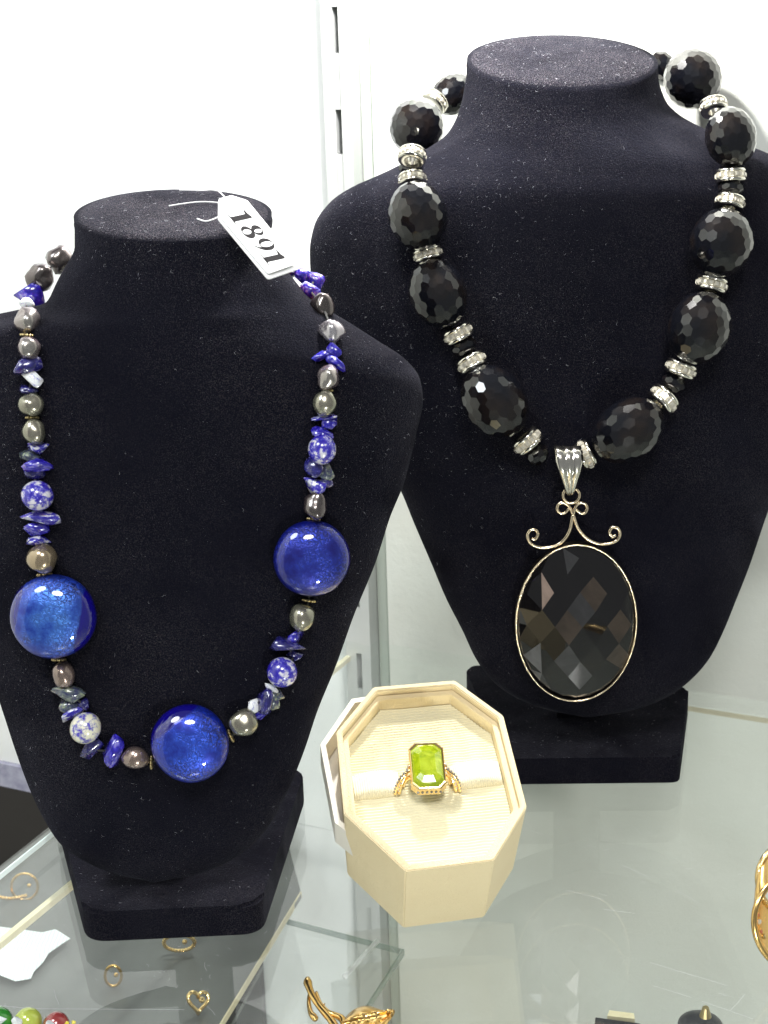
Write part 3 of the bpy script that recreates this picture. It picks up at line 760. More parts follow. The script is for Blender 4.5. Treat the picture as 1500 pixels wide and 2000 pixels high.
# type, x, y, w px, h px, tilt deg (image, of the bead's width axis), depth
blue = [('pd', 116, 508, 50, 50, 0, dL+.016), ('pd', 80, 541, 54, 52, 20, dL+.008), ('cb', 60, 580, 56, 46, -20, dL+.008), ('cw', 52, 596, 30, 26, 10, dL+.003), ('pg', 54, 627, 54, 50, 0, None), ('ds', 52, 655, 28, 12, 5, None),
        ('pg', 57, 681, 44, 46, 0, None), ('cd', 54, 717, 54, 32, -15, None), ('cw', 63, 741, 42, 28, 5, None), ('cd', 58, 760, 38, 18, 0, None),
        ('pn', 62, 790, 48, 44, 0, None), ('ds', 63, 816, 28, 12, 0, None), ('pn', 66, 843, 44, 48, 0, None), ('cp', 76, 876, 40, 22, -5, None), ('cg', 58, 890, 38, 20, 10, None),
        ('cb', 73, 909, 68, 26, -6, None), ('cd', 68, 929, 40, 22, 0, None), ('lp', 73, 968, 64, 60, 0, None), ('cp', 79, 1011, 76, 24, 0, None), ('cb', 72, 1035, 50, 24, 5, None),
        ('cp', 76, 1055, 46, 20, 0, None), ('pt', 82, 1091, 56, 58, 0, None), ('ds', 87, 1122, 32, 12, -5, None), ('D1', 104, 1204, 168, 166, 8, None), ('ds', 115, 1288, 30, 12, 0, None),
        ('pb', 123, 1317, 42, 52, -15, None), ('cg', 132, 1353, 68, 34, 5, None), ('cd', 160, 1374, 30, 24, 0, None), ('cg', 134, 1377, 34, 26, 0, None), ('cp', 142, 1391, 48, 20, -32, None),
        ('lw', 167, 1422, 64, 60, 0, None), ('cd', 182, 1461, 34, 40, 20, None), ('cb', 220, 1468, 36, 56, 15, None), ('pb', 264, 1480, 54, 46, 0, None), ('ds', 296, 1489, 11, 28, 0, None),
        ('D2', 371, 1452, 156, 150, 52, None), ('ds', 451, 1437, 12, 28, -25, None), ('pn', 477, 1413, 56, 52, -20, None), ('cw', 497, 1379, 26, 32, 10, None), ('cd', 517, 1367, 38, 46, 15, None),
        ('cb', 514, 1393, 36, 18, -20, None), ('cg', 536, 1372, 24, 34, 10, None), ('cg', 546, 1356, 20, 22, 0, None), ('cw', 530, 1343, 30, 14, 35, None), ('lp', 551, 1313, 61, 60, 0, None), ('cd', 574, 1282, 30, 18, 20, None),
        ('cd', 564, 1264, 62, 26, 22, None), ('cb', 578, 1245, 36, 30, -10, None), ('pn', 590, 1205, 48, 54, 0, None), ('ds', 603, 1173, 28, 12, 8, None), ('D3', 609, 1091, 150, 150, -6, None),
        ('ds', 612, 1014, 28, 12, 5, None), ('pd', 616, 988, 44, 54, 0, None), ('cp', 613, 950, 44, 28, 10, None), ('cd', 635, 938, 34, 28, 0, None), ('cd', 613, 913, 38, 38, 0, None),
        ('cg', 638, 920, 30, 30, 0, None), ('lp', 629, 878, 60, 56, 0, None), ('cb', 630, 845, 44, 28, 0, None), ('cb', 643, 826, 28, 22, 0, None), ('cp', 634, 815, 50, 12, -3, None),
        ('pn', 634, 788, 46, 48, 0, None), ('ds', 641, 763, 20, 10, 0, None), ('pg', 641, 737, 42, 48, 0, None), ('cb', 657, 708, 46, 20, 25, None), ('cb', 627, 695, 38, 14, -25, None),
        ('cb', 652, 684, 30, 28, 0, None), ('pw', 647, 647, 46, 50, 0, None), ('pd', 630, 598, 44, 54, -10, dL-.022), ('cb', 606, 567, 40, 32, 0, dL-.014), ('cb', 612, 548, 42, 32, 35, dL-.006),
        ('cb', 594, 542, 36, 36, 0, dL), ('cd', 577, 530, 30, 24, 0, dL+.008)]
bn = empty('bead_necklace', (-.07, .5, .15))
BP = []
for i, b in enumerate(blue):
    ty, x, y, wpx, hpx, tilt, dd = b
    big = ty[0] == 'D'
    P, N = place(LB, x, y, px2m(min(wpx, hpx)/2*(.42 if big else 1), .53), dd, .95); BP.append(P)
    d = depth(P); a, c = px2m(wpx/2, d), px2m(hpx/2, d)
    X = RT*math.cos(R(tilt))+DN*math.sin(R(tilt)); Zc = -ray(x, y).normalized()
    if ty in PM:
        me = me_from('pearl', blob(i+1, .30 if ty in ('pd', 'pg', 'pw') else .16), PM[ty]); inst('pearl', me, P, Zc, a*1.02, c*1.02, min(a, c)*.95, bn, X)
    elif ty in CM:
        inst('lapis_chip', chipmesh(i, CM[ty]), P, Zc, a*1.12, c*1.25, min(max(a, c)*.75, .0055), bn, X)
    elif ty == 'ds':
        ax = (DN if wpx > hpx else RT); ax = Matrix.Rotation(R(tilt), 3, FW) @ ax; rr = max(a, c)
        inst('daisy_spacer', ME_DAISY, P, ax, rr, rr, rr*.75, bn, Zc)
    elif ty in ('lp', 'lw'):
        inst('lapis_round_bead', ME_LAP if ty == 'lp' else ME_LAPP, P, Zc, a, c, a, bn, X, rnd.uniform(0, 6))
    elif big:
        bm = bmesh.new(); bmesh.ops.create_uvsphere(bm, u_segments=48, v_segments=32, radius=1)
        for v in bm.verts:      # lentil with a soft shoulder, uneven like lampwork
            r = math.hypot(v.co.x, v.co.y); z = math.copysign((max(0, 1-r**2.7))**.62, v.co.z) if r < 1 else 0
            w_ = 1+.018*noise.noise(Vector((v.co.x, v.co.y, i))*1.6)
            v.co = Vector((v.co.x*a*w_, v.co.y*c*w_, z*a*.46))
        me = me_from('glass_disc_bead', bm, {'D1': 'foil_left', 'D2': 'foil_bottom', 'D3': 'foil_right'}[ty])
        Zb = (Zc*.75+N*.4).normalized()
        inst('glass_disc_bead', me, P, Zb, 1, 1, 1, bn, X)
bm = bmesh.new(); tube(bm, catmull(BP, 3), .0004, 5); o = bobj('thread', bm, 'cord', bn); o.matrix_parent_inverse = Matrix.Translation(-bn.location)
tag(bn, 'necklace of cobalt glass discs, lapis chips and grey pearls on the left bust', 'necklace')

# ------------------------------------------------------------------ price tag 1891
c0, hw, e, nv, f, up = LB['cap']
tg = empty('price_tag', at(500, 460, .50))
q = {}
dA, dB = depth(c0)-.024, depth(c0)-.038
TA = at(426, 424, dA); TB = at(523, 541, dB); TC = at(586, 519, dB+.004)
e1 = (TB-TA); e2 = (TC-TB); tn = e1.cross(e2).normalized()
if tn.dot(FW) > 0: tn = -tn
def tp(x, y, h=0.0): return onp(x, y, TA, tn)+tn*h
def card(name, pts, h0, h1):
    P = [Vector(p) for p in roundpoly([Vector(p) for p in pts], [6, 6, 3, 3, 3, 3][:len(pts)], 4)]
    bm = bmesh.new(); a = [bm.verts.new(tp(p.x, p.y, h0)) for p in P]; b = [bm.verts.new(tp(p.x, p.y, h1)) for p in P]
    bm.faces.new(a); bm.faces.new(b); n = len(P)
    for i in range(n): bm.faces.new((a[i], a[(i+1) % n], b[(i+1) % n], b[i]))
    bmesh.ops.recalc_face_normals(bm, faces=bm.faces); return bobj(name, bm, 'white_card', tg)
card('back_card', [(523, 542), (587, 520), (484, 396), (452, 385), (426, 392), (425, 424)], -.0012, -.0008)
card('card', [(523, 536), (583, 515), (483, 393), (452, 383), (427, 390), (427, 420)], 0, .0004)
# numerals, drawn as polygons in (u along the tag, v up the digit)
O = Vector((449, 433)); DU = Vector((70, 86))/2.05; DV = Vector((37.5, -8.5))
O = Vector((452.5, 431.0))
def gl(u, v): p = O+DU*u+DV*v; return tp(p.x, p.y, .00046)
def poly(bm, pts):
    bm.faces.new([bm.verts.new(gl(u, v)) for u, v in pts])
def band(bm, outer, inner):
    a = [bm.verts.new(gl(*p)) for p in outer]; b = [bm.verts.new(gl(*p)) for p in inner]; n = len(a)
    for i in range(n): bm.faces.new((a[i], a[(i+1) % n], b[(i+1) % n], b[i]))
def ell(cu, cv, ru, rv, n=28): return [(cu+ru*math.cos(2*math.pi*k/n), cv+rv*math.sin(2*math.pi*k/n)) for k in range(n)]
def one(u):
    bm = bmesh.new()
    poly(bm, [(u-.11, .04), (u+.11, .04), (u+.11, .97), (u+.04, 1.0), (u-.11, .92)])
    poly(bm, [(u-.28, 0), (u+.28, 0), (u+.28, .035), (u+.12, .06), (u+.11, .10), (u-.11, .10), (u-.12, .06), (u-.28, .035)])
    poly(bm, [(u-.11, .92), (u-.11, .80), (u-.16, .80), (u-.30, .86), (u-.30, .90), (u-.10, .93)])
    return bobj('numeral', bm, 'ink', tg)
def eight(u):
    bm = bmesh.new(); band(bm, ell(u, .755, .235, .25), ell(u+.035, .77, .085, .19)); band(bm, ell(u, .27, .28, .275), ell(u-.03, .245, .11, .205))
    return bobj('numeral', bm, 'ink', tg)
def nine(u):
    bm = bmesh.new(); band(bm, ell(u-.01, .66, .27, .34), ell(u-.01, .665, .115, .30))
    a = [(u+.26, .62), (u+.23, .40), (u+.12, .20), (u-.04, .06), (u-.22, -.01), (u-.22, .01), (u-.06, .09), (u+.03, .22), (u+.09, .38), (u+.11, .55)]
    poly(bm, a); return bobj('numeral', bm, 'ink', tg)
one(0); eight(.64); nine(1.28); one(1.88)
for pts in ([(445, 392), (432, 378), (420, 371), (395, 372), (350, 371)], [(430, 396), (400, 394), (370, 396), (330, 402)], [(426, 424), (412, 430), (400, 432), (385, 427)]):
    P = []
    for x, y in pts:
        nn = e.cross(nv).normalized(); P.append(onp(x, y, c0+up*.0022, up))
    bm = bmesh.new(); tube(bm, catmull(P, 4), .00022, 6); bobj('thread', bm, 'thread', tg)
reparent(tg)
tag(tg, 'white card price tag reading 1891 hanging off the left bust neck', 'price tag')

# ------------------------------------------------------------------ ring box
BT = Vector((0.01384, 0.49790, 0.05823)); RM = Matrix([[0.9932, -0.1097, 0.0379], [0.1137, 0.8535, -0.5085], [0.0234, 0.5094, 0.8602]])
XB, YB, ZB = RM.col[0], RM.col[1], RM.col[2]
def bl_(p): d = p-BT; return Vector((d.dot(XB), d.dot(YB)))
oct_px = [(792, 1702), (965, 1680), (1029, 1576), (983, 1397), (888, 1328), (730, 1341), (657, 1429), (672, 1590)]
OC = [bl_(onp(x, y, BT, ZB)) for x, y in oct_px]
cen = sum(OC, Vector((0, 0)))/8
def oset(d):                       # inward offset of the octagon
    out = []; n = 8
    for i in range(n):
        a, b, c = OC[i-1], OC[i], OC[(i+1) % n]
        n1 = (b-a).normalized(); n1 = Vector((-n1.y, n1.x)); n2 = (c-b).normalized(); n2 = Vector((-n2.y, n2.x))
        k = (n1+n2); out.append(b+k*(d/(1+n1.dot(n2))))
    return out
if sum(OC[i].x*OC[(i+1) % 8].y-OC[(i+1) % 8].x*OC[i].y for i in range(8)) < 0: raise RuntimeError('octagon order')
def bw(p, z): return BT+XB*p.x+YB*p.y+ZB*z
bx = empty('ring_box', bw(cen, -.02))
def loops(name, L, m, parent, bevel=0.0, cap0=False, cap1=False):
    bm = bmesh.new(); rs = [[bm.verts.new(bw(p, z)) for p in oset(d)] for d, z in L]
    for a, b in zip(rs, rs[1:]):
        for i in range(8): bm.faces.new((a[i], a[(i+1) % 8], b[(i+1) % 8], b[i]))
    if cap0: bm.faces.new(rs[0])
    if cap1: bm.faces.new(rs[-1])
    bmesh.ops.recalc_face_normals(bm, faces=bm.faces)
    if bevel: bmesh.ops.bevel(bm, geom=list(bm.edges), offset=bevel, segments=2, affect='EDGES', clamp_overlap=True)
    return bobj(name, bm, m, parent)
HB = -.0262
# find the height at which the lowest bottom corner touches the glass
best = min((bw(p, 0).z) for p in oset(.0006)); HB = -(best-.0006)/ZB.z
loops('shell', [(.0012, HB), (.0, -.0), (.0021, 0), (.0021, -.0042)], 'box_paper', bx, .0004, cap0=True)
loops('liner', [(.0022, -.0060), (.0022, -.0030), (.0042, -.0030), (.0042, -.0150)], 'box_paper', bx, .0003)
# ribbed cushion
inn = oset(.0043)
def clipx(poly, y):
    xs = []
    for i in range(len(poly)):
        a, b = poly[i], poly[(i+1) % len(poly)]
        if (a.y-y)*(b.y-y) < 0: xs.append(a.x+(b.x-a.x)*(y-a.y)/(b.y-a.y))
    return (min(xs), max(xs)) if len(xs) >= 2 else None
ymin, ymax = min(p.y for p in inn)+1e-5, max(p.y for p in inn)-1e-5
rc = bl_(onp(833, 1520, bw(cen, -.006), ZB))       # ring place in box coordinates
ysplit = rc.y+.001
pitchr = .00115; V = []; F = []; nc = 14
yy = ymin; row = 0; ks = int((ymax-ymin)/pitchr*4)
for k in range(ks+1):
    y = ymin+(ymax-ymin)*k/ks; cx = clipx(inn, y)
    if cx is None: continue
    for j in range(nc+1):
        x = cx[0]+(cx[1]-cx[0])*j/nc
        z = -.0100+.0008*abs(math.sin(math.pi*y/pitchr))
        z += .0008*(1-min(1, abs(y-ysplit)/.02)**2)                     # gentle pillow
        if abs(y-ysplit) < .0011: z -= .003*(1-(abs(y-ysplit)/.0011)**2)  # the slot
        V.append(bw(Vector((x, y+.00012*math.sin(x*700+y*90))), z))
    if row:
        for j in range(nc): a = (row-1)*(nc+1)+j; F.append((a, a+1, a+nc+2, a+nc+1))
    row += 1
mesh('ribbed_cushion', V, F, 'rib_cloth', bx, True)
# ribbon bands left and right of the ring
def ribbon(x0, x1, side):
    V = []; F = []; n = 110; wy = .0046
    for k in range(n+1):
        t = k/n; x = x0+(x1-x0)*t
        arch = -.0084+.0034*math.sin(math.pi*min(1, t*.80+.12)); rib = .00018*math.sin(2*math.pi*x/.00082)
        for j, v in enumerate((-1.15, -1, -.5, 0, .5, 1, 1.15)):
            yyc = rc.y+.0005+.004*(t if side > 0 else 1-t)**2*0+v*wy
            V.append(bw(Vector((x, yyc)), arch+rib-(.0032 if abs(v) > 1.1 else 0)-.0004*v*v))
    for k in range(n):
        for j in range(6): a = k*7+j; F.append((a, a+7, a+8, a+1))
    mesh('ribbon', V, F, 'ribbon', bx, True)
cxr = clipx(inn, rc.y)
ribbon(cxr[0]+.0002, rc.x-.0098, -1); ribbon(rc.x+.0092, cxr[1]-.0002, 1)
reparent(bx)
tag(bx, 'open cream octagonal ring box propped up and holding the green ring', 'ring box')
# lid, the matching cap, lying tipped behind the box
ld = empty('box_lid', bw(cen, -.03))
def lw_(p, z): 
    q_ = (p-cen)*.97; a = R(5); q_ = Vector((q_.x*math.cos(a)-q_.y*math.sin(a), q_.x*math.sin(a)+q_.y*math.cos(a)))
    return BT+XB*(cen.x+q_.x-.0052)+YB*(cen.y+q_.y+.0060)+ZB*z
zt, zb_ = -.0114, -.0250
bm = bmesh.new(); rs = []
for d_, z in ((.0, zb_), (.0, zt), (.002, zt), (.002, zb_+.002)):
    rs.append([bm.verts.new(lw_(p, z)) for p in oset(d_)])
for a, b in zip(rs, rs[1:]):
    for i in range(8): bm.faces.new((a[i], a[(i+1) % 8], b[(i+1) % 8], b[i]))
bm.faces.new(rs[0])
bmesh.ops.recalc_face_normals(bm, faces=bm.faces)
low = min(v.co.z for v in bm.verts)
bobj('lid_shell', bm, 'lid_paper', ld); reparent(ld)
tag(ld, 'white octagonal box lid tucked under and behind the cream ring box', 'box lid')

# ------------------------------------------------------------------ ring
ring = empty('gemstone_ring', bw(rc, -.004))
tilt_ = R(-4)
sX = (XB*math.cos(tilt_)+YB*math.sin(tilt_)); sY = (YB*math.cos(tilt_)-XB*math.sin(tilt_)); sZ = ZB
G0 = bw(rc, .0015)
def gp(x, y, z): return G0+sX*x+sY*y+sZ*z
def octg(hx, hy, ch): return [(-hx+ch, -hy), (hx-ch, -hy), (hx, -hy+ch), (hx, hy-ch), (hx-ch, hy), (-hx+ch, hy), (-hx, hy-ch), (-hx, -hy+ch)]
SX, SY, SC = .0057, .0091, .0024
bm = bmesh.new()
for (sx, sy, ch, z) in ((SX, SY, SC, 0), (SX*.985, SY*.985, SC, .0006), (SX*.80, SY*.82, SC*.9, .0018), (SX*.50, SY*.56, SC*.55, .0026), (SX*.6, SY*.7, SC, -.002), (.0008, .003, .0004, -.0042)):
    for x, y in octg(sx, sy, ch): bm.verts.new(gp(x, y, z))
for x, y in ((0, SY*.90), (0, -SY*.90), (SX*.90, 0), (-SX*.90, 0), (SX*.9, SY*.45), (-SX*.9, SY*.45), (SX*.9, -SY*.45), (-SX*.9, -SY*.45)): bm.verts.new(gp(x*.98, y*.98, .00155))
bmesh.ops.convex_hull(bm, input=bm.verts)
lo_ = [v for v in bm.verts if not v.link_faces]; bmesh.ops.delete(bm, geom=lo_, context='VERTS')
bobj('green_stone', bm, 'lime_stone', ring)
bm = bmesh.new(); rs = []
for (k, z) in ((1.0, -.003), (1.10, -.0028), (1.10, .0006), (1.05, .0010), (.975, .0009), (.975, -.003)):
    rs.append([bm.verts.new(gp(x, y, z)) for x, y in octg(SX*k, SY*(1+(k-1)*.7), SC)])
for a, b in zip(rs, rs[1:]):
    for i in range(8): bm.faces.new((a[i], a[(i+1) % 8], b[(i+1) % 8], b[i]))
bmesh.ops.recalc_face_normals(bm, faces=bm.faces); bobj('bezel', bm, 'bright_gold', ring)
bm = bmesh.new()
for x, y in [(-.004+.0016*k, -SY*1.07) for k in range(6)]:
    bmesh.ops.create_icosphere(bm, subdivisions=1, radius=.00055, matrix=Matrix.Translation(gp(x, y, -.0012)))
bobj('gallery_beads', bm, 'dark_silver', ring)
for s in (-1, 1):
    for j, dx in enumerate((0, .0017)):
        pts = [gp(s*(SX*1.05+.0002), .0012-.002*j, -.0002), gp(s*(SX+.0018+dx), -.001-.0015*j, -.002), gp(s*(SX+.0036+dx), -.0034-.0008*j, -.0052), gp(s*(SX+.0046+dx*.8), -.0052, -.0088)]
        C = catmull(pts, 6); bm = bmesh.new(); tube(bm, C, .00062, 8); bobj('shoulder', bm, 'bright_gold', ring, True)
        bm = bmesh.new()
        for k in range(2, len(C)-1, 2): bmesh.ops.create_icosphere(bm, subdivisions=1, radius=.00058, matrix=Matrix.Translation(C[k]+sZ*.00045+sX*s*.0003))
        bobj('pave_stones', bm, 'dark_silver' if j else 'rhinestone', ring)
bm = bmesh.new(); tube(bm, [gp(.0088*math.cos(t), -.0018, -.0095+.0085*math.sin(t)) for t in [math.pi*k/16 for k in range(17)]], .0009, 8); bobj('band', bm, 'bright_gold', ring, True)
reparent(ring)
tag(ring, 'gold ring with a large lime green emerald-cut stone in the cream box', 'ring')

# ------------------------------------------------------------------ leaf brooch (on the glass, bottom)
br = empty('leaf_brooch', gz(650, 1970, 0))
def gq(x, y, z=.003): return gz(x, y, z)
def twig(name, pts, m='gold'):
    P = [gq(x, y, z) for x, y, z, r in pts]; C = catmull(P, 6); rr = [p[3] for p in pts]
    rad = []
    for i in range(len(C)):
        t = i/(len(C)-1)*(len(rr)-1); k = min(int(t), len(rr)-2); rad.append(px2m(rr[k]+(rr[k+1]-rr[k])*(t-k), .51))
    bm = bmesh.new(); tube(bm, C, rad, 10); return bobj(name, bm, m, br, True)
twig('branch', [(601, 1911, .0052, 5), (601, 1919, .0052, 9), (605, 1932, .005, 7), (612, 1948, .0045, 6.5), (622, 1963, .004, 6.5), (634, 1978, .004, 7), (646, 1992, .004, 7.5), (664, 2018, .004, 8)])
twig('branch', [(606, 1936, .004, 4), (603, 1955, .003, 4), (606, 1975, .003, 5), (612, 1985, .003, 7), (617, 1990, .003, 6)])
twig('branch', [(618, 1938, .004, 3), (626, 1958, .0045, 3), (640, 1975, .0045, 4), (655, 1983, .004, 6), (668, 1990, .004, 7), (672, 2004, .004, 6)])
twig('thorn', [(626, 1962, .004, 3), (632, 1963, .005, 2), (635, 1959, .0055, .6)])
# leaf with raised veins
mid = [(668, 2000), (700, 1995), (735, 1990), (765, 1976), (768, 1976)]
upe = [(670, 1992), (690, 1972), (716, 1964), (745, 1972), (768, 1976)]
dne = [(668, 2008), (690, 2035), (722, 2036), (750, 2012), (768, 1976)]
Cm, Cu, Cd = [catmull([Vector((x, y, 0)) for x, y in q_], 10) for q_ in (mid, upe, dne)]
V = []; F = []; n = len(Cm); mm_ = 12
for i in range(n):
    for j in range(-mm_, mm_+1):
        t = abs(j)/mm_; E_ = Cu[i] if j < 0 else Cd[i]; p = Cm[i].lerp(E_, t)
        vein = .00028*abs(math.sin((i*.42+t*5.2)*1.0))*(1-t*.3)*(1 if t > .06 else 0)
        V.append(gq(p.x, p.y, .0045+.0016*math.sin(math.pi*min(1, t))-vein+(.0005 if t < .06 else 0)))
for i in range(n-1):
    for j in range(2*mm_): a = i*(2*mm_+1)+j; F.append((a, a+1, a+2*mm_+2, a+2*mm_+1))
lf = mesh('leaf', V, F, 'gold', br, True); md = lf.modifiers.new('t', 'SOLIDIFY'); md.thickness = .0006
reparent(br); tag(br, 'gold twig brooch with one veined leaf lying on the glass at the bottom edge', 'brooch')

# ------------------------------------------------------------------ bangle at the right edge
bg = empty('gold_bangle', gz(1560, 1860, 0))
def ovalring(cx, cy, rx, ry, d, rad, m, name, rope=True):
    n = 96; P = [at(cx+rx*math.cos(2*math.pi*k/n), cy+ry*math.sin(2*math.pi*k/n), d+.012*math.cos(2*math.pi*k/n)) for k in range(n)]
    bm = bmesh.new(); tube(bm, P, rad, 10, True); bobj(name, bm, m, bg, True)
    if rope:
        bm = bmesh.new()
        for p in P: bmesh.ops.create_icosphere(bm, subdivisions=1, radius=rad*.75, matrix=Matrix.Translation(p-FW*rad*.8))
        bobj('rope_beads', bm, 'bright_gold', bg, True)
    return P
dg = gz(1560, 1880, 0); dgd = depth(dg)
PA = ovalring(1556, 1716, 76, 74, dgd+.004, .0010, 'bright_gold', 'top_rim')
PB_ = ovalring(1562, 1800, 89, 96, dgd-.006, .0011, 'gold', 'bottom_rim', False)
V = []; F = []
for a, b in zip(PA, PB_): V += [a, a.lerp(b, .33)-RT*.0006, a.lerp(b, .66)-RT*.0006, b]
n = len(PA)
for i in range(n):
    for j in range(3): a = i*4+j; b = ((i+1) % n)*4+j; F.append((a, b, b+1, a+1))
mesh('wall', V, F, 'gold', bg, True)
for k, (x, y, s, m_) in enumerate([(1474, 1786, 6, 'amber_gem'), (1478, 1800, 6, 'rhinestone'), (1472, 1812, 5, 'bright_gold'), (1480, 1820, 6, 'amber_gem'), (1487, 1829, 6, 'bright_gold'), (1466, 1803, 4, 'rhinestone')]):
    bm = bmesh.new(); bmesh.ops.create_icosphere(bm, subdivisions=2, radius=px2m(s, .5)); bmesh.ops.translate(bm, verts=bm.verts, vec=at(x+4, y, dgd-.012)); bobj('gem', bm, m_, bg)
bm = bmesh.new()
for k in range(12):
    bmesh.ops.create_icosphere(bm, subdivisions=1, radius=.00055, matrix=Matrix.Translation(at(1481-k*.75, 1738+k*3.6, dgd-.010)))
bobj('bead_chain', bm, 'bright_gold', bg, True)
reparent(bg); tag(bg, 'gold oval bangle with a gem cluster cut off by the right edge', 'bangle')

# ------------------------------------------------------------------ small jewellery under the glass
def hoop(label, cx, cy, rx, ry, rpx, z, beads, m, arc=(0, 2*math.pi), heart=False, cat='earring'):
    o = empty('hoop_earring', gz(cx, cy, z)); n = 28; d = depth(gz(cx, cy, z+.008)); P = []
    for k in range(n+1):
        t = arc[0]+(arc[1]-arc[0])*k/n; k2 = 1.0
        x = cx+rx*math.cos(t); y = cy+ry*math.sin(t)
        if heart: x = cx+rx*(math.sin(t)**3); y = cy-ry*(13*math.cos(t)-5*math.cos(2*t)-2*math.cos(3*t)-math.cos(4*t))/15
        P.append(at(x, y, d+.004*math.sin(t)))
    full = abs(arc[1]-arc[0]) > 6.2
    bm = bmesh.new(); tube(bm, P[:-1] if full else P, px2m(rpx, d), 8, full); bobj('hoop', bm, m, o, True)
    if beads:
        bm = bmesh.new()
        for p in P: bmesh.ops.create_icosphere(bm, subdivisions=1, radius=px2m(rpx*1.45, d), matrix=Matrix.Translation(p))
        bobj('bead_row', bm, m, o, True)
    bm = bmesh.new(); bmesh.ops.create_icosphere(bm, subdivisions=2, radius=px2m(rpx*1.6, d), matrix=Matrix.Translation(at(cx+rx*.35, cy-ry*.1, d-.002))); bobj('stud', bm, m, o, True)
    reparent(o); tag(o, label, cat)
hoop('bronze hoop earring with beaded lower rim under the glass at far left', 48, 1732, 26, 26, 2.6, bz, False, 'gold')
hoop('gold beaded hoop just below the front edge of the left bust base', 350, 1841, 30, 16, 3.2, bz, True, 'bright_gold')
hoop('small gold hoop below the left bust, left of its stem reflection', 221, 1906, 16, 20, 3.0, bz, False, 'gold')
hoop('gold heart-shaped hoop earring below the left bust stem reflection', 387, 1955, 20, 22, 4.0, bz, False, 'bright_gold', heart=True)
bm = bmesh.new()
for k in range(9): bmesh.ops.create_icosphere(bm, subdivisions=1, radius=.0012, matrix=Matrix.Translation(gz(0+k*6.2, 1752+3*math.sin(k*.5), bz+.003)))
o = bobj('beaded_chain', bm, 'gold', None, True); tag(o, 'short beaded bronze chain beside the hoop at far left', 'chain')
# torn paper
out = [(-60, 1812), (0, 1811), (40, 1816), (82, 1822), (108, 1816), (122, 1824), (137, 1834), (118, 1846), (95, 1862), (84, 1880), (66, 1898), (60, 1912), (30, 1917), (0, 1905), (-60, 1890)]
V = [gz(x, y, bz+.004+.003*noise.noise(Vector((x*.02, y*.02, 0)))) for x, y in out]; cP = gz(20, 1862, bz+.008)
V2_ = V+[cP]; F = [(i, (i+1) % len(V), len(V)) for i in range(len(V))]
o = mesh('torn_paper', V2_, F, 'torn_paper'); md = o.modifiers.new('s', 'SUBSURF'); md.levels = 2; md.render_levels = 2; md.subdivision_type = 'SIMPLE'
md = o.modifiers.new('t', 'SOLIDIFY'); md.thickness = .0003
tag(o, 'torn pale paper scrap under the glass at lower left', 'paper')
# bead pile, lower left corner
for (x, y, r_, m_, lab) in [(-4, 1996, 30, 'green_glass', 'dark green bead in the bottom left corner'), (55, 1996, 28, 'lime_pearl', 'large lime pearl bead at the bottom left'),
                           (110, 2002, 26, 'red_glass', 'dull red bead right of the lime bead at bottom left')]:
    P = gz(x, y, .004); bm = bmesh.new(); bmesh.ops.create_uvsphere(bm, u_segments=24, v_segments=16, radius=px2m(r_, depth(P))); bmesh.ops.translate(bm, verts=bm.verts, vec=P)
    o = bobj('loose_bead', bm, m_, None, True); tag(o, lab, 'bead')
for (x, y, s, m_, lab) in [(-2, 1990, 18, 'white_crystal', 'white crystal chip over the dark green bead, bottom left corner'), (31, 1998, 13, 'white_crystal', 'white crystal chip between the green and lime beads'),
                           (98, 2003, 12, 'white_crystal', 'white crystal chip in front of the dull red bead'), (132, 2000, 6, 'yellow_gold', 'small yellow bead right of the dull red bead'), (144, 1997, 5, 'yellow_gold', 'rightmost tiny yellow bead at bottom left')]:
    P = gz(x, y, .010); b = bmesh.new(); rg = random.Random(x)
    for _ in range(12): b.verts.new(P+Vector((rg.gauss(0, 1), rg.gauss(0, 1), rg.gauss(0, 1))).normalized()*px2m(s, depth(P)))
    bmesh.ops.convex_hull(b, input=b.verts); o = bobj('crystal_chip', b, m_); tag(o, lab, 'bead')
# dark items under the glass at the lower right
bm = bmesh.new(); slab(bm, ccw([gz(x, y, -.06) for x, y in [(1163, 1987), (1250, 1999), (1262, 2060), (1155, 2050)]]), -.085, -.06)
o = bobj('black_case', bm, 'black_plastic'); tag(o, 'black rectangular case at the bottom edge under the glass', 'case')
bm = bmesh.new(); slab(bm, ccw([gz(x, y, -.059) for x, y in [(1190, 1973), (1238, 1979), (1240, 1990), (1186, 1984)]]), -.066, -.059)
o = bobj('yellow_bar', bm, 'cream_trim'); tag(o, 'pale yellow bar behind the black rectangular case', 'bar')
P = gz(1368, 2003, -.06); bm = bmesh.new(); bmesh.ops.create_uvsphere(bm, u_segments=28, v_segments=16, radius=px2m(44, depth(P)))
bmesh.ops.scale(bm, verts=bm.verts, vec=(1, 1, .42)); bmesh.ops.translate(bm, verts=bm.verts, vec=P)
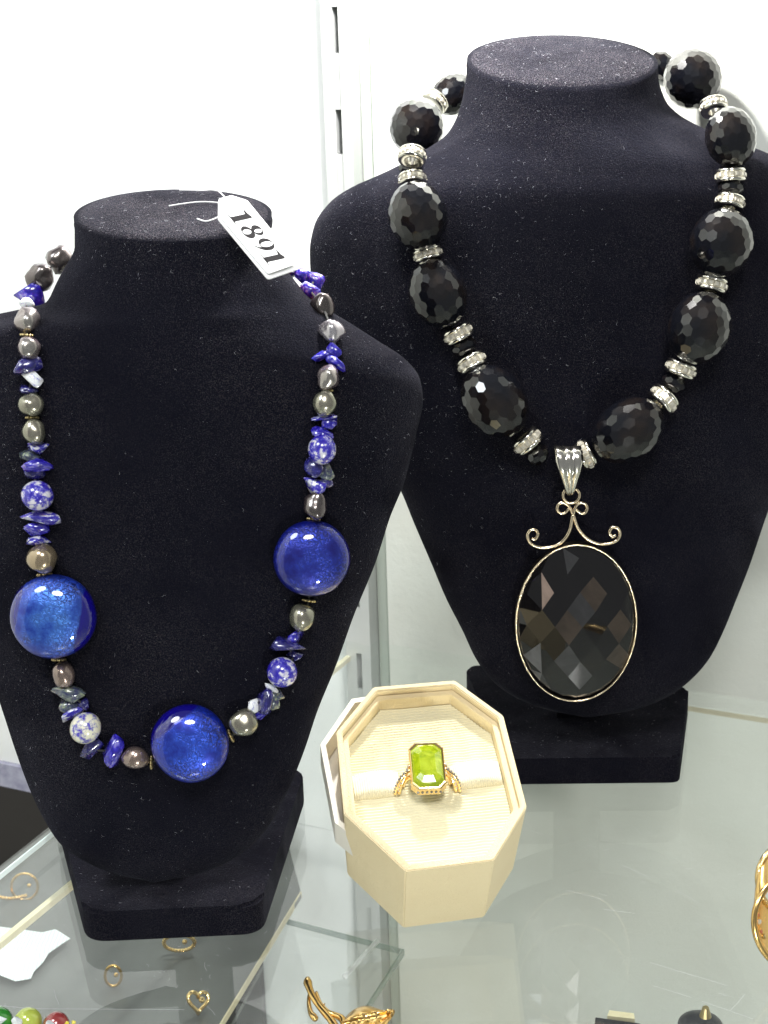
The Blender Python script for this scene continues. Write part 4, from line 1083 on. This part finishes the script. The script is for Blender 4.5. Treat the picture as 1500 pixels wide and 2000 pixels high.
o = bobj('black_dome', bm, 'black_plastic', None, True); tag(o, 'glossy black domed lid at the bottom edge near the bangle', 'lid')
P = gz(1378, 1976, -.050); bm = bmesh.new(); bmesh.ops.create_cone(bm, cap_ends=True, segments=12, radius1=px2m(12, depth(P)), radius2=px2m(6, depth(P)), depth=.004, matrix=Matrix.Translation(P))
o = bobj('gold_stud', bm, 'antique_gold', None, False); tag(o, 'small brass knob behind the black domed lid', 'knob')
# scratches and glints on the glass
rg = random.Random(11); bm = bmesh.new()
def scr(x0, y0, x1, y1, w_=.00003):
    tube(bm, [gz(x0, y0, .00012), gz((x0+x1)/2+rg.uniform(-3, 3), (y0+y1)/2, .00015), gz(x1, y1, .00012)], w_, 3)
for q_ in [(1035, 1622, 1062, 1630), (1215, 1690, 1270, 1714), (1320, 1738, 1365, 1764), (1180, 1776, 1240, 1784), (1275, 1925, 1350, 1948), (1370, 1955, 1470, 1990), (1105, 1738, 1180, 1757), (1270, 1880, 1420, 1925),
           (1425, 1975, 1455, 1942), (0, 1964, 60, 1970), (60, 1970, 360, 1972), (105, 1932, 115, 1962), (400, 1880, 404, 1896), (404, 1965, 420, 1982)]: scr(*q_)
for _ in range(45):
    x, y = rg.uniform(700, 1480), rg.uniform(1600, 1990); a = rg.uniform(-.3, .9); L_ = rg.uniform(2, 18); scr(x, y, x+L_*math.cos(a), y+L_*math.sin(a), .000025)
for _ in range(60):
    x, y = rg.uniform(0, 640), rg.uniform(1700, 1990); a = rg.uniform(-3, 3); L_ = rg.uniform(1, 8); scr(x, y, x+L_*math.cos(a), y+L_*math.sin(a), .000025)
o = bobj('glass_scratches', bm, 'lint'); o['kind'] = 'stuff'; o['label'] = 'fine scratches and dust on the glass shelf'

# shared groups for repeats
for o in list(col.objects):
    if o.parent is None and o.get('category'):
        g_ = {'earring': 'gold hoop earrings on the lower board', 'trim': 'cream wooden trims round the shelf', 'necklace bust': 'velvet necklace busts', 'necklace': 'bead necklaces on the busts', 'bead': 'loose beads in the bottom left corner'}.get(o['category'])
        if g_: o['group'] = g_
